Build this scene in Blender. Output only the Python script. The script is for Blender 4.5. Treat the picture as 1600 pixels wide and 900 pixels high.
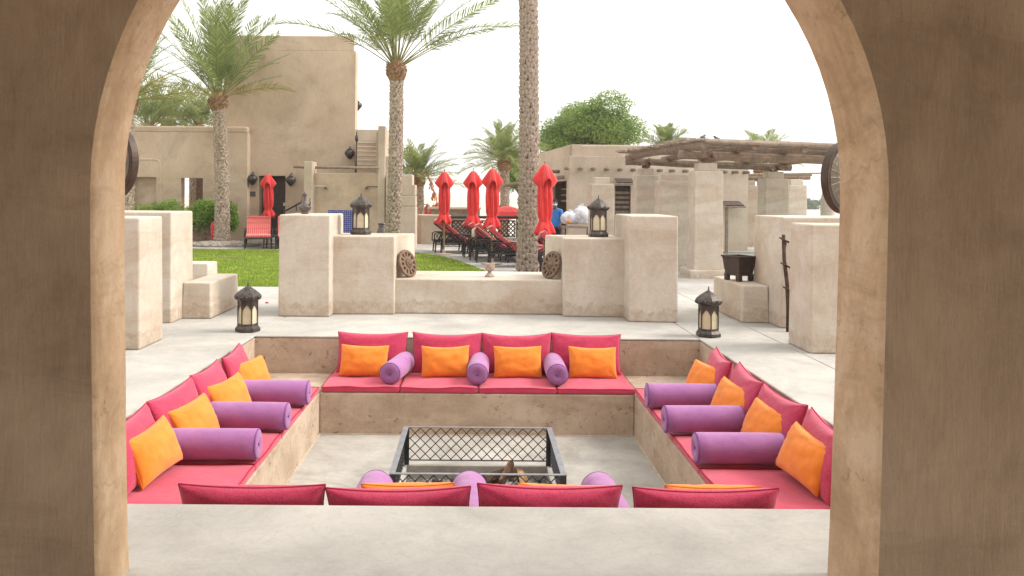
import bpy, bmesh, math, random
from mathutils import Vector, Matrix, noise

for _o in list(bpy.data.objects):
    bpy.data.objects.remove(_o)
C = bpy.context.scene.collection
SC = bpy.context.scene
PI = math.pi
R = math.radians
random.seed(11)

# ------------------------------------------------------------------ camera
CAM_H, FPX = 1.76, 1281.0
cam = bpy.data.cameras.new("camera")
cam.sensor_width = 36.0
cam.lens = 36.0 * FPX / 1600.0
cam.shift_x = 55.0 / 1600.0
cam.shift_y = -145.0 / 1600.0
cam.clip_start = 0.05
cam.clip_end = 6000
cam_o = bpy.data.objects.new("camera", cam)
cam_o.location = (0, 0, CAM_H)
cam_o.rotation_euler = (R(90), -0.008, 0)
C.objects.link(cam_o)
SC.camera = cam_o

# ------------------------------------------------------------------ sky, sun, exposure
SUN_AZ, SUN_EL = 90.0, 42.0          # degrees clockwise from straight ahead / above the horizon
w = bpy.data.worlds.new("World")
SC.world = w
w.use_nodes = True
nt = w.node_tree
bg = nt.nodes["Background"]
sky = nt.nodes.new("ShaderNodeTexSky")
sky.sky_type = 'NISHITA'
sky.sun_disc = False
sky.sun_elevation = R(SUN_EL)
sky.sun_rotation = R(SUN_AZ)
sky.air_density = 1.0
sky.dust_density = 6.0
sky.ozone_density = 1.0
hsv = nt.nodes.new("ShaderNodeHueSaturation")
hsv.inputs['Saturation'].default_value = 0.22
nt.links.new(sky.outputs[0], hsv.inputs['Color'])
# thin bright overcast: the sky's own gradient washed out by an even veil of haze
veil = nt.nodes.new("ShaderNodeMix"); veil.data_type = 'RGBA'
veil.inputs[0].default_value = 0.72
veil.inputs[7].default_value = (6.9, 6.75, 6.45, 1)
nt.links.new(hsv.outputs[0], veil.inputs[6])
nt.links.new(veil.outputs[2], bg.inputs[0])
bg.inputs[1].default_value = 0.12
sun = bpy.data.lights.new("sun", 'SUN')
sun.energy = 1.1
sun.angle = R(18)
sun.color = (1.0, 0.93, 0.82)
sun_o = bpy.data.objects.new("sun", sun)
az, el = R(SUN_AZ), R(SUN_EL)
sdir = Vector((math.sin(az) * math.cos(el), math.cos(az) * math.cos(el), math.sin(el)))
sun_o.rotation_euler = sdir.to_track_quat('Z', 'Y').to_euler()
sun_o.location = (20, 20, 30)
C.objects.link(sun_o)
SC.view_settings.view_transform = 'Standard'
SC.view_settings.look = 'None'
SC.view_settings.gamma = 1.0
SC.view_settings.exposure = 1.30
SC.cycles.max_bounces = 8
SC.cycles.diffuse_bounces = 5

# ------------------------------------------------------------------ helpers
def P(px, py, Y):
    """a place measured in the photograph, Y metres away -> world point"""
    x = px + 0.008 * (py - 305) - 745
    y = py - 0.008 * (px - 745) - 305
    return Vector((x * Y / FPX, Y, CAM_H - y * Y / FPX))

def PX(px, Y, py=305): return P(px, py, Y).x
def PZ(px, py, Y): return P(px, py, Y).z

class MB:
    def __init__(s):
        s.v = []; s.f = []
    def add(s, vs, fs, M=None):
        b = len(s.v)
        for p in vs:
            p = Vector(p)
            s.v.append(M @ p if M else p)
        for f in fs: s.f.append([b + i for i in f])
        return s
    def box(s, a, b, M=None):
        x0, y0, z0 = a; x1, y1, z1 = b
        return s.add([(x0,y0,z0),(x1,y0,z0),(x1,y1,z0),(x0,y1,z0),(x0,y0,z1),(x1,y0,z1),(x1,y1,z1),(x0,y1,z1)],
              [(0,3,2,1),(4,5,6,7),(0,1,5,4),(1,2,6,5),(2,3,7,6),(3,0,4,7)], M)
    def frustum(s, a, b, a2, b2, z0, z1, M=None):
        """box with a different rectangle at the bottom (a..b) and the top (a2..b2)"""
        return s.add([(a[0],a[1],z0),(b[0],a[1],z0),(b[0],b[1],z0),(a[0],b[1],z0),
                      (a2[0],a2[1],z1),(b2[0],a2[1],z1),(b2[0],b2[1],z1),(a2[0],b2[1],z1)],
              [(0,3,2,1),(4,5,6,7),(0,1,5,4),(1,2,6,5),(2,3,7,6),(3,0,4,7)], M)
    def prism(s, poly, z0, z1, M=None):
        n = len(poly)
        vs = [(p[0],p[1],z0) for p in poly] + [(p[0],p[1],z1) for p in poly]
        fs = [list(range(n))[::-1], list(range(n, 2*n))]
        fs += [(i, (i+1) % n, n + (i+1) % n, n + i) for i in range(n)]
        return s.add(vs, fs, M)
    def tube(s, pts, r, n=8, M=None, caps=True, closed=False):
        pts = [Vector(p) for p in pts]
        rs = r if isinstance(r, (list, tuple)) else [r] * len(pts)
        vs, fs = [], []
        m = len(pts)
        prev = None
        for i, p in enumerate(pts):
            if closed: t = pts[(i+1) % m] - pts[i-1]
            else: t = pts[min(i+1, m-1)] - pts[max(i-1, 0)]
            t.normalize()
            if prev is None:
                up = Vector((0,0,1)) if abs(t.z) < .9 else Vector((1,0,0))
                a = t.cross(up).normalized()
            else:
                a = (prev - t * prev.dot(t)).normalized()
            prev = a
            b = t.cross(a)
            for k in range(n):
                q = 2*PI*k/n
                vs.append(p + (a*math.cos(q) + b*math.sin(q)) * rs[i])
        for i in range(m if closed else m-1):
            j = (i+1) % m
            for k in range(n):
                l = (k+1) % n
                fs.append((i*n+k, i*n+l, j*n+l, j*n+k))
        if caps and not closed:
            fs.append(list(range(n))[::-1]); fs.append([(m-1)*n+k for k in range(n)])
        return s.add(vs, fs, M)
    def lathe(s, prof, n=24, M=None, fn=None):
        """prof: list of (radius, z); fn(angle, z, r) -> radius factor"""
        vs, fs = [], []
        m = len(prof)
        for r, z in prof:
            for k in range(n):
                q = 2*PI*k/n
                rr = r * (fn(q, z, r) if fn else 1)
                vs.append((rr*math.cos(q), rr*math.sin(q), z))
        for i in range(m-1):
            for k in range(n):
                l = (k+1) % n
                fs.append((i*n+k, i*n+l, (i+1)*n+l, (i+1)*n+k))
        if prof[0][0] > 1e-4: fs.append(list(range(n))[::-1])
        if prof[-1][0] > 1e-4: fs.append([(m-1)*n+k for k in range(n)])
        return s.add(vs, fs, M)
    def ball(s, c, r, n=12, m=8, M=None):
        rx, ry, rz = r if isinstance(r, (tuple, list)) else (r, r, r)
        T = Matrix.Translation(Vector(c)) @ Matrix.Diagonal((rx, ry, rz, 1))
        if M: T = M @ T
        prof = [(max(math.sin(PI*i/m), 1e-3), -math.cos(PI*i/m)) for i in range(m+1)]
        return s.lathe(prof, n, T)

def mesh_of(name, mb, smooth=False):
    me = bpy.data.meshes.new(name)
    me.from_pydata([tuple(p) for p in mb.v], [], mb.f)
    me.validate()
    bm = bmesh.new(); bm.from_mesh(me)
    bmesh.ops.recalc_face_normals(bm, faces=bm.faces)
    bm.to_mesh(me); bm.free()
    if smooth:
        for p in me.polygons: p.use_smooth = True
    me.update()
    return me

def obj(name, mb, mat, parent=None, loc=(0,0,0), rot=(0,0,0), smooth=False, bevel=0, seg=2, auto=None):
    me = mesh_of(name, mb, smooth) if isinstance(mb, MB) else mb
    if mat is not None and not me.materials: me.materials.append(mat)
    o = bpy.data.objects.new(name, me)
    o.location = loc; o.rotation_euler = rot
    C.objects.link(o)
    if parent: o.parent = parent
    if bevel:
        b = o.modifiers.new("bevel", 'BEVEL'); b.width = bevel; b.segments = seg
        b.limit_method = 'ANGLE'; b.angle_limit = R(32)
    return o

def tag(o, label, cat, group=None):
    o['label'] = label; o['category'] = cat
    if group: o['group'] = group
    return o

def kind(o, k):
    o['kind'] = k
    return o

def thing(name, label, cat, loc=(0,0,0), rotz=0, group=None):
    o = bpy.data.objects.new(name, None)
    C.objects.link(o)
    o.empty_display_size = .1
    o.location = loc; o.rotation_euler = (0,0,rotz)
    return tag(o, label, cat, group)

def dup(root, loc, rot=None, label=None, scale=None):
    kids = {}
    for k in bpy.data.objects:
        if k.parent: kids.setdefault(k.parent, []).append(k)
    def rec(o, par):
        c = o.copy(); C.objects.link(c)
        if par: c.parent = par
        for k in kids.get(o, []): rec(k, c)
        return c
    r = rec(root, None)
    r.location = loc
    if rot is not None: r.rotation_euler = rot if isinstance(rot, (tuple, list)) else (0,0,rot)
    if label: r['label'] = label
    if scale: r.scale = (scale,)*3
    return r

# ------------------------------------------------------------------ materials
def srgb(r, g, b):
    f = lambda c: (c/12.92 if c <= .04045 else ((c+.055)/1.055)**2.4)
    return (f(r/255), f(g/255), f(b/255), 1)

class NT:
    def __init__(s, name):
        s.m = bpy.data.materials.new(name); s.m.use_nodes = True
        s.t = s.m.node_tree; s.b = s.t.nodes["Principled BSDF"]
        s.tc = s.t.nodes.new("ShaderNodeTexCoord")
    def n(s, typ, **kw):
        o = s.t.nodes.new(typ)
        for k, v in kw.items():
            if k.startswith('i_'): o.inputs[k[2:].replace('_', ' ')].default_value = v
            else: setattr(o, k, v)
        return o
    def l(s, a, b): s.t.links.new(a, b)
    def coords(s, scale=(1,1,1), src='Object', loc=(0,0,0)):
        m = s.n("ShaderNodeMapping"); m.inputs['Scale'].default_value = scale
        m.inputs['Location'].default_value = loc
        s.l(s.tc.outputs[src], m.inputs[0]); return m.outputs[0]
    def noise(s, scale, detail=4, rough=.6, vec=None, dist=0):
        o = s.n("ShaderNodeTexNoise"); o.inputs['Scale'].default_value = scale
        o.inputs['Detail'].default_value = detail; o.inputs['Roughness'].default_value = rough
        o.inputs['Distortion'].default_value = dist
        s.l(vec if vec is not None else s.coords(), o.inputs['Vector']); return o.outputs['Fac']
    def ramp(s, fac, stops):
        o = s.n("ShaderNodeValToRGB")
        e = o.color_ramp.elements
        while len(e) < len(stops): e.new(.5)
        for i, (p, c) in enumerate(stops):
            e[i].position = p; e[i].color = c if len(c) == 4 else (*c, 1)
        s.l(fac, o.inputs[0]); return o.outputs[0]
    def mix(s, fac, a, b, mode='MIX'):
        o = s.n("ShaderNodeMix"); o.data_type = 'RGBA'; o.blend_type = mode
        for x, i in ((fac, 0), (a, 6), (b, 7)):
            if hasattr(x, 'is_output'): s.l(x, o.inputs[i])
            else: o.inputs[i].default_value = x
        return o.outputs[2]
    def math(s, op, a, b=0.0):
        o = s.n("ShaderNodeMath"); o.operation = op
        for x, i in ((a, 0), (b, 1)):
            if hasattr(x, 'is_output'): s.l(x, o.inputs[i])
            else: o.inputs[i].default_value = x
        return o.outputs[0]
    def bump(s, h, strength=.3, dist=.01, normal=None):
        o = s.n("ShaderNodeBump"); o.inputs['Strength'].default_value = strength
        o.inputs['Distance'].default_value = dist
        s.l(h, o.inputs['Height'])
        if normal is not None: s.l(normal, o.inputs['Normal'])
        return o.outputs[0]
    def done(s, col=None, rough=.85, normal=None, spec=.3, metal=0, sheen=0):
        if col is not None:
            if hasattr(col, 'is_output'): s.l(col, s.b.inputs['Base Color'])
            else: s.b.inputs['Base Color'].default_value = col
        s.b.inputs['Roughness'].default_value = rough
        s.b.inputs['Specular IOR Level'].default_value = spec
        s.b.inputs['Metallic'].default_value = metal
        if sheen:
            s.b.inputs['Sheen Weight'].default_value = sheen
            s.b.inputs['Sheen Roughness'].default_value = .6
        if normal is not None: s.l(normal, s.b.inputs['Normal'])
        return s.m

def plaster(name, base, light, dark, scale=1.2, stretch=(1,1,1), bump=.35, fine=45, stain=.35, pits=0.0, crack=0.0, streak=0.0, scol=None, base_dirt=0.0):
    t = NT(name)
    v = t.coords(stretch)
    big = t.noise(scale, 6, .62, v, .4)
    col = t.ramp(big, [(.36, dark), (.5, base), (.64, light)])
    st = t.noise(scale*.8, 7, .72, t.coords((.7,.7,1.6), loc=(7,3,1)), 1.3)
    stm = t.ramp(st, [(.50, (0,0,0)), (.66, (1,1,1))])
    col = t.mix(t.math('MULTIPLY', stm, stain), col, scol or (dark[0]*.62, dark[1]*.58, dark[2]*.52, 1))
    fin = t.noise(fine, 5, .7, t.coords(stretch))
    col = t.mix(.28, col, t.ramp(fin, [(.3, (.62,.6,.58)), (.7, (1,1,1))]), 'MULTIPLY')
    grit = t.noise(fine*5, 3, .75, t.coords(stretch))
    col = t.mix(.30, col, t.ramp(grit, [(.34, (.66,.64,.62)), (.62, (1.04,1.04,1.04))]), 'MULTIPLY')
    trow = t.noise(3.2, 5, .7, t.coords((1.6,1.6,.55), loc=(5,2,7)), 2.2)
    col = t.mix(.22, col, t.ramp(trow, [(.42, (.80,.77,.74)), (.50, (1,1,1)), (.60, (1.06,1.05,1.04))]), 'MULTIPLY')
    h = t.math('ADD', t.math('MULTIPLY', fin, .5), t.math('MULTIPLY', big, 1.2))
    h = t.math('ADD', h, t.math('MULTIPLY', trow, .8))
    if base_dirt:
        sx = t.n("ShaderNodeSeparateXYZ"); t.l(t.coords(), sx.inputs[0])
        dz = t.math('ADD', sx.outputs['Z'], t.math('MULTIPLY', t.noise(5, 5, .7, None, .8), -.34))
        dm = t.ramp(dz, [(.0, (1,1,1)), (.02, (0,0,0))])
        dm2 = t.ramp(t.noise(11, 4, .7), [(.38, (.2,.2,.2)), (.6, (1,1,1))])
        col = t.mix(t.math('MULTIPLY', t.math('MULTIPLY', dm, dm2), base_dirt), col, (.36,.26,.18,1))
    if streak:
        sv = t.coords((40, 40, 2.6)); s1 = t.noise(2.2, 7, .85, sv, .4)
        col = t.mix(streak, col, t.ramp(s1, [(.3, (.55,.52,.5)), (.62, (1.08,1.06,1.04))]), 'MULTIPLY')
        h = t.math('ADD', h, t.math('MULTIPLY', s1, 1.0))
    if pits:
        pn = t.noise(14, 4, .7, t.coords((1,1,1.4), loc=(2,9,4)), .6)
        pm = t.ramp(pn, [(.585, (0,0,0)), (.64, (1,1,1))])
        zone = t.ramp(t.noise(1.7, 3, .6, t.coords((.5,.5,3))), [(.42, (0,0,0)), (.62, (1,1,1))])
        pm = t.math('MULTIPLY', t.math('MULTIPLY', pm, zone), pits)
        col = t.mix(pm, col, (.05,.035,.025,1))
        h = t.math('SUBTRACT', h, t.math('MULTIPLY', pm, .6))
    if crack:
        wv = t.n("ShaderNodeTexVoronoi"); wv.feature = 'DISTANCE_TO_EDGE'; wv.inputs['Scale'].default_value = .9
        dv = t.n("ShaderNodeVectorMath"); dv.operation = 'ADD'
        nn = t.n("ShaderNodeTexNoise"); nn.inputs['Scale'].default_value = 3
        t.l(t.coords(), nn.inputs['Vector']); t.l(t.coords(), dv.inputs[0]); t.l(nn.outputs['Color'], dv.inputs[1])
        t.l(dv.outputs[0], wv.inputs['Vector'])
        cm = t.ramp(wv.outputs['Distance'], [(.0, (1,1,1)), (.012, (0,0,0))])
        gate = t.ramp(t.noise(.9, 2, .5, t.coords(loc=(4,4,4))), [(.5, (0,0,0)), (.6, (1,1,1))])
        col = t.mix(t.math('MULTIPLY', t.math('MULTIPLY', cm, gate), crack), col, (dark[0]*.4, dark[1]*.36, dark[2]*.32, 1))
    return t.done(col, .92, t.bump(h, bump, .012), .18)

def simple(name, c, rough=.6, metal=0, spec=.4, var=.18, scale=9, bump=.12, bscale=60, sheen=0):
    t = NT(name)
    n1 = t.noise(scale, 5, .65)
    lo = tuple(x*(1-var*1.6) for x in c[:3]) + (1,); hi = tuple(min(1, x*(1+var)) for x in c[:3]) + (1,)
    col = t.ramp(n1, [(.3, lo), (.7, hi)])
    return t.done(col, rough, t.bump(t.noise(bscale, 3, .6), bump, .004), spec, metal, sheen)

def fabric(name, c, hi, weave=420, var=.1, stripes=None, pattern=0):
    t = NT(name)
    n1 = t.noise(5, 4, .6)
    col = t.ramp(n1, [(.3, tuple(x*(1-var) for x in c[:3]) + (1,)), (.7, hi)])
    v = t.coords()
    w1 = t.n("ShaderNodeTexWave"); w1.bands_direction = 'X'; w1.inputs['Scale'].default_value = weave/6; w1.inputs['Distortion'].default_value = 1.5
    w2 = t.n("ShaderNodeTexWave"); w2.bands_direction = 'Z'; w2.inputs['Scale'].default_value = weave/6; w2.inputs['Distortion'].default_value = 1.5
    t.l(v, w1.inputs['Vector']); t.l(v, w2.inputs['Vector'])
    h = t.math('MULTIPLY', w1.outputs['Fac'], w2.outputs['Fac'])
    fin = t.noise(170, 3, .7)
    col = t.mix(.3, col, t.ramp(fin, [(.35, (.72,.72,.72)), (.65, (1.05,1.05,1.05))]), 'MULTIPLY')
    if pattern:
        vo = t.n("ShaderNodeTexVoronoi"); vo.inputs['Scale'].default_value = 85; t.l(v, vo.inputs['Vector'])
        pm = t.ramp(vo.outputs['Distance'], [(.25, (1,1,1)), (.5, (0,0,0))])
        col = t.mix(t.math('MULTIPLY', pm, pattern), col, tuple(x*.35 for x in c[:3]) + (1,))
    if stripes:
        ws = t.n("ShaderNodeTexWave"); ws.bands_direction = 'Y'; ws.inputs['Scale'].default_value = 5.5; ws.inputs['Distortion'].default_value = .4
        t.l(v, ws.inputs['Vector'])
        col = t.mix(t.ramp(ws.outputs['Fac'], [(.45, (0,0,0)), (.75, (.8,.8,.8))]), col, stripes)
    soft = t.noise(7, 3, .5, t.coords((1,1,1), loc=(3,1,8)))
    nrm = t.bump(soft, .5, .02, None)
    return t.done(col, .9, t.bump(t.math('ADD', h, fin), .22, .002, nrm), .15, 0, .25)

M = {}
M['deck'] = plaster('pale_concrete', (.475,.455,.425,1), (.535,.515,.48,1), (.40,.385,.36,1), .9, (1,1,1), .2, 42, .5, scol=(.34,.33,.31,1), base_dirt=0)
M['pitfloor'] = plaster('pit_floor_concrete', (.44,.42,.385,1), (.52,.50,.46,1), (.36,.34,.305,1), 1.1, (1,1,1), .18, 30, .4)
M['pit'] = plaster('tan_concrete', (.51,.405,.31,1), (.58,.475,.375,1), (.42,.325,.24,1), 1.6, (1,1,1.5), .4, 32, .5, pits=.6, scol=(.34,.25,.185,1))
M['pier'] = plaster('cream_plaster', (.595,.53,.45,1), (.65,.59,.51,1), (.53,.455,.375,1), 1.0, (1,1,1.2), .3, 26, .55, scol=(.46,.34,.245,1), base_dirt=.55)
M['arch_rough'] = plaster('rough_brown_render', (.37,.265,.178,1), (.44,.322,.222,1), (.285,.198,.13,1), 1.2, (1,1,.6), .9, 110, .35, streak=.42)
M['arch_smooth'] = plaster('trowelled_tan_plaster', (.53,.375,.235,1), (.62,.465,.32,1), (.43,.29,.175,1), 2.6, (1,1,.7), .55, 30, .35, crack=.35, pits=.3)
M['bldg'] = plaster('building_render', (.54,.42,.315,1), (.61,.49,.38,1), (.45,.345,.255,1), .5, (1,1,1), .25, 20, .4, scol=(.30,.24,.18,1))
M['bldg_pale'] = plaster('pale_building_render', (.55,.46,.37,1), (.62,.53,.44,1), (.46,.38,.30,1), .5, (1,1,1), .25, 20, .35, scol=(.42,.33,.25,1))
M['dark_in'] = simple('dark_interior', (.10,.075,.055,1), .9)
M['red'] = fabric('crimson_canvas', (.53,.042,.095,1), (.58,.055,.115,1))
M['redback'] = fabric('crimson_woven', (.50,.032,.092,1), (.55,.045,.115,1), pattern=.45)
M['piping'] = simple('dark_red_piping', (.36,.022,.05,1), .85, spec=.2)
M['orange'] = fabric('orange_canvas', (.80,.225,.018,1), (.87,.265,.028,1), pattern=.12)
M['opiping'] = simple('orange_piping', (.72,.20,.015,1), .85, spec=.2)
M['purple'] = fabric('purple_canvas', (.315,.118,.31,1), (.37,.15,.36,1), var=.06)
M['ppiping'] = simple('purple_piping', (.22,.08,.28,1), .85, spec=.2)
M['iron'] = simple('painted_iron', (.035,.037,.045,1), .45, .2, .5, .3)
M['steel'] = simple('worn_steel', (.33,.35,.38,1), .38, .75, .5, .2, 14)
M['bronze'] = simple('aged_bronze', (.085,.07,.062,1), .45, .55, .5, .45, 22, .35, 40)
M['glass'] = simple('milky_glass', (.62,.54,.37,1), .35, 0, .5, .12, 3, .02)
M['wood'] = simple('weathered_wood', (.25,.185,.14,1), .85, 0, .2, .22, 7, .5, 30)
M['wood_grey'] = simple('grey_weathered_wood', (.31,.25,.20,1), .9, 0, .2, .22, 7, .5, 30)
M['darkwood'] = simple('dark_brown_wood', (.050,.030,.024,1), .55, 0, .4, .3, 10, .3, 30)
M['stonewheel'] = simple('brown_stone', (.20,.135,.095,1), .9, 0, .2, .3, 12, .5, 40)
M['palestone'] = simple('pale_stone', (.40,.32,.26,1), .9, 0, .2, .3, 18, .5, 40)
M['clay'] = simple('dark_pewter', (.13,.105,.105,1), .5, .4, .4, .35, 14, .2)
M['umb'] = fabric('red_umbrella_canvas', (.66,.030,.032,1), (.72,.045,.042,1), var=.15)
M['pole'] = simple('pale_wood_pole', (.36,.23,.12,1), .6)
M['pad'] = fabric('red_lounger_pad', (.50,.055,.055,1), (.56,.08,.075,1), stripes=(.62,.22,.19,1))
M['padplain'] = fabric('red_lounger_cushion', (.40,.04,.045,1), (.46,.055,.06,1))
M['wicker'] = simple('dark_wicker', (.032,.027,.027,1), .6, 0, .4, .3, 40, .5, 90)
M['towel'] = fabric('beige_towel', (.56,.47,.37,1), (.64,.55,.45,1))
M['trunk'] = simple('palm_trunk_bark', (.40,.325,.265,1), .95, 0, .1, .45, 16, .8, 45)
M['trunkdark'] = simple('palm_fibre', (.13,.085,.06,1), .95, 0, .1, .5, 18, .8, 45)
M['boot'] = simple('palm_boot_fibre', (.30,.18,.11,1), .95, 0, .1, .5, 16, .8, 50)
M['soil'] = simple('dry_soil', (.20,.145,.10,1), .95, 0, .1, .4, 8, .8, 30)
M['gravel'] = simple('pale_gravel', (.42,.37,.32,1), .95, 0, .1, .4, 30, .8, 60)
M['sand'] = simple('desert_sand', (.60,.50,.40,1), .95, 0, .1, .15, .2, .2, 3)
M['paving'] = plaster('light_paving', (.44,.42,.40,1), (.52,.50,.475,1), (.37,.35,.33,1), .6, (1,1,1), .15, 25, .3)
M['joint'] = simple('joint_filler', (.20,.18,.155,1), .95)
M['pipe'] = simple('white_pipe', (.6,.58,.54,1), .4)
M['sign'] = simple('grey_plaque', (.10,.09,.08,1), .5)
M['char'] = simple('charcoal_ash', (.10,.095,.09,1), .95, 0, .1, .6, 12, .8, 40)
M['ash'] = simple('grey_ash', (.30,.28,.26,1), .95, 0, .1, .5, 14, .8, 40)
M['log'] = simple('split_firewood', (.34,.20,.10,1), .85, 0, .2, .5, 12, .5, 40)
M['bark'] = simple('firewood_bark', (.09,.055,.04,1), .95, 0, .1, .4, 14, .8, 40)
M['treebark'] = simple('tree_bark', (.16,.12,.09,1), .95, 0, .1, .4, 8, .8, 20)

def leafmat(name, c, hi, trans=.35):
    t = NT(name)
    oi = t.n("ShaderNodeNewGeometry")
    n1 = t.noise(1.1, 3, .6)
    f = t.math('ADD', t.math('MULTIPLY', oi.outputs['Random Per Island'], .6), t.math('MULTIPLY', n1, .5))
    col = t.ramp(f, [(.2, c), (.85, hi)])
    m = t.done(col, .6, None, .3)
    tr = t.n("ShaderNodeBsdfTranslucent"); t.l(col, tr.inputs['Color'])
    mx = t.n("ShaderNodeMixShader"); mx.inputs[0].default_value = trans
    out = t.t.nodes["Material Output"]
    t.l(t.b.outputs[0], mx.inputs[1]); t.l(tr.outputs[0], mx.inputs[2]); t.l(mx.outputs[0], out.inputs[0])
    return m
M['frond'] = leafmat('palm_leaf', (.13,.175,.065,1), (.33,.385,.14,1), .52)
M['frondyel'] = leafmat('palm_leaf_yellowed', (.20,.19,.06,1), (.36,.32,.11,1))
M['rachis'] = simple('palm_stalk', (.20,.19,.065,1), .6)
M['leaf'] = leafmat('tree_leaf', (.12,.195,.045,1), (.28,.38,.10,1), .45)
M['hedge'] = leafmat('hedge_leaf', (.14,.25,.05,1), (.34,.48,.10,1), .5)
M['grass'] = leafmat('grass_blade', (.165,.24,.04,1), (.29,.36,.06,1), .4)
def grassmat(m):
    nt_ = m.node_tree; b = nt_.nodes["Principled BSDF"]
    src = b.inputs['Base Color'].links[0].from_socket
    n_ = nt_.nodes.new("ShaderNodeTexNoise"); n_.inputs['Scale'].default_value = .9; n_.inputs['Detail'].default_value = 5; n_.inputs['Roughness'].default_value = .7
    g_ = nt_.nodes.new("ShaderNodeNewGeometry"); nt_.links.new(g_.outputs['Position'], n_.inputs['Vector'])
    r_ = nt_.nodes.new("ShaderNodeValToRGB"); r_.color_ramp.elements[0].position = .5; r_.color_ramp.elements[1].position = .68
    nt_.links.new(n_.outputs['Fac'], r_.inputs[0])
    s_ = nt_.nodes.new("ShaderNodeMath"); s_.operation = 'MULTIPLY'; s_.inputs[1].default_value = .75; nt_.links.new(r_.outputs[0], s_.inputs[0])
    x_ = nt_.nodes.new("ShaderNodeMix"); x_.data_type = 'RGBA'; x_.inputs[7].default_value = (.30,.30,.06,1)
    nt_.links.new(s_.outputs[0], x_.inputs[0]); nt_.links.new(src, x_.inputs[6])
    for l_ in list(nt_.links):
        if l_.from_socket == src and l_.to_node.type in ('BSDF_PRINCIPLED','BSDF_TRANSLUCENT'):
            t_ = l_.to_socket; nt_.links.remove(l_); nt_.links.new(x_.outputs[2], t_)
grassmat(M['grass'])
M['turf'] = simple('turf', (.22,.31,.035,1), .95, 0, .1, .35, 2.2, .8, 80)
M['farwood'] = leafmat('far_foliage', (.07,.10,.05,1), (.12,.15,.08,1))

# ================================================================== SETTING
PX0, PX1, PY0, PY1 = -2.735, 2.775, 4.65, 10.155     # pit outer edges
IX0, IX1, IY0, IY1 = -1.74, 1.78, 5.645, 9.16        # bench front edges
ZL, ZF, ZS = -.46, -.92, -.385                       # ledge, floor, seat-cushion top

def ground_height(x, y):
    if y < 33: return -.15
    t = min((y-33)/5.0, 1)
    z = -.15 - 1.3*t*t*(3-2*t)
    if y > 60:
        k = min((y-60)/60, 1)
        z += k*.7*(noise.noise(Vector((x*.012, y*.009, 3))) ) * (1 if abs(x) < 2000 else 0)
    return z
def build_ground():
    mb = MB()
    xs = [-1400,-900,-600,-400,-260,-170,-110,-70,-45,-28,-15,-8,PX0,PX1,8,15,28,45,70,110,170,260,400,600,900,1400]
    ys = [-60,-20,PY0,PY1,16,24,33,34,35,36,37,38,42,50,60,72,86,102,120,145,175,210,260,320,400,520,700,950,1400]
    idx = {}
    for j, y in enumerate(ys):
        for i, x in enumerate(xs):
            idx[i,j] = len(mb.v); mb.v.append(Vector((x, y, ground_height(x, y))))
    for j in range(len(ys)-1):
        for i in range(len(xs)-1):
            if xs[i] >= PX0-.01 and xs[i+1] <= PX1+.01 and ys[j] >= PY0-.01 and ys[j+1] <= PY1+.01: continue
            mb.f.append([idx[i,j], idx[i+1,j], idx[i+1,j+1], idx[i,j+1]])
    kind(obj('ground', mb, M['sand'], smooth=True), 'structure')
build_ground()

def ring_sheet(name, mat, x0, x1, y0, y1, hx0, hx1, hy0, hy1, z):
    mb = MB()
    vs = [(x0,y0,z),(x1,y0,z),(x1,y1,z),(x0,y1,z),(hx0,hy0,z),(hx1,hy0,z),(hx1,hy1,z),(hx0,hy1,z)]
    mb.add(vs, [(0,1,5,4),(1,2,6,5),(2,3,7,6),(3,0,4,7)])
    return obj(name, mb, mat)

terrace = thing('terrace', 'pale concrete terrace', 'terrace'); del terrace['label']; del terrace['category']
kind(terrace, 'structure')
o = ring_sheet('joint_bed', M['joint'], -9, 9, -4, 15.5, PX0, PX1, PY0, PY1, -.016); o.parent = terrace
def slab(x0, x1, y0, y1, z0=-.028, z1=0, mat='deck', parent=terrace, bev=.012):
    g = .004
    return obj('slab', MB().box((x0+g,y0+g,z0),(x1-g,y1-g,z1)), M[mat], parent, bevel=bev)
for x0, x1 in ((-9,-3.72),(-3.72,PX0),(PX0,PX1),(PX1,3.70),(3.70,9)):
    for y0, y1 in ((-4,PY0),(PY0,PY1),(PY1,13.05),(13.05,15.5)):
        if (x0, y0) == (PX0, PY0): continue
        slab(x0, x1, y0, y1)
# light paving behind, split by joints; the lawn and the shallow pool are let into it
paving = bpy.data.objects.new('paving', None); C.objects.link(paving); kind(paving, 'structure')
LAWN = [(-14,15.5),(.75,15.5),(.62,16.6),(.42,18),(.18,19.3),(-.12,20.7),(-.5,22.2),(-.95,23.6),(-1.5,24.7),(-2.3,25.5),(-3.6,25.9),(-14,25.9)]
def pave(poly, z1=-.02):
    obj('slab', MB().prism(poly, -.14, z1), M['paving'], paving)
pave([(.75,15.5),(3,15.5),(3,18),(.424,18),(.62,16.6)])
pave([(.42,18.005),(3,18.005),(3,22.2),(-.5,22.2),(-.12,20.7),(.18,19.3)])
pave([(-.5,22.205),(3,22.205),(3,25.9),(-3.6,25.9),(-2.3,25.5),(-1.5,24.7),(-.95,23.6)])
for y0, y1 in ((15.5,15.95),(15.955,16.9),(16.905,18.9)):
    for x0, x1 in ((3.005,5.2),(5.205,8),(8.005,14)):
        pave([(x0,y0),(x1,y0),(x1,y1),(x0,y1)])
pave([(3.005,18.905),(4.2,18.905),(4.2,25.9),(3.005,25.9)])
for x0, x1 in ((-16,-8),(-7.995,-2),(-1.995,4.2),(4.205,14)):
    pave([(x0,25.905),(x1,25.905),(x1,32.8),(x0,32.8)] if x1 != 14 else [(x0,26.8),(x1,26.8),(x1,32.8),(x0,32.8)])
pave([(10.2,18.905),(14,18.905),(14,26.795),(10.2,26.795)])
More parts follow.
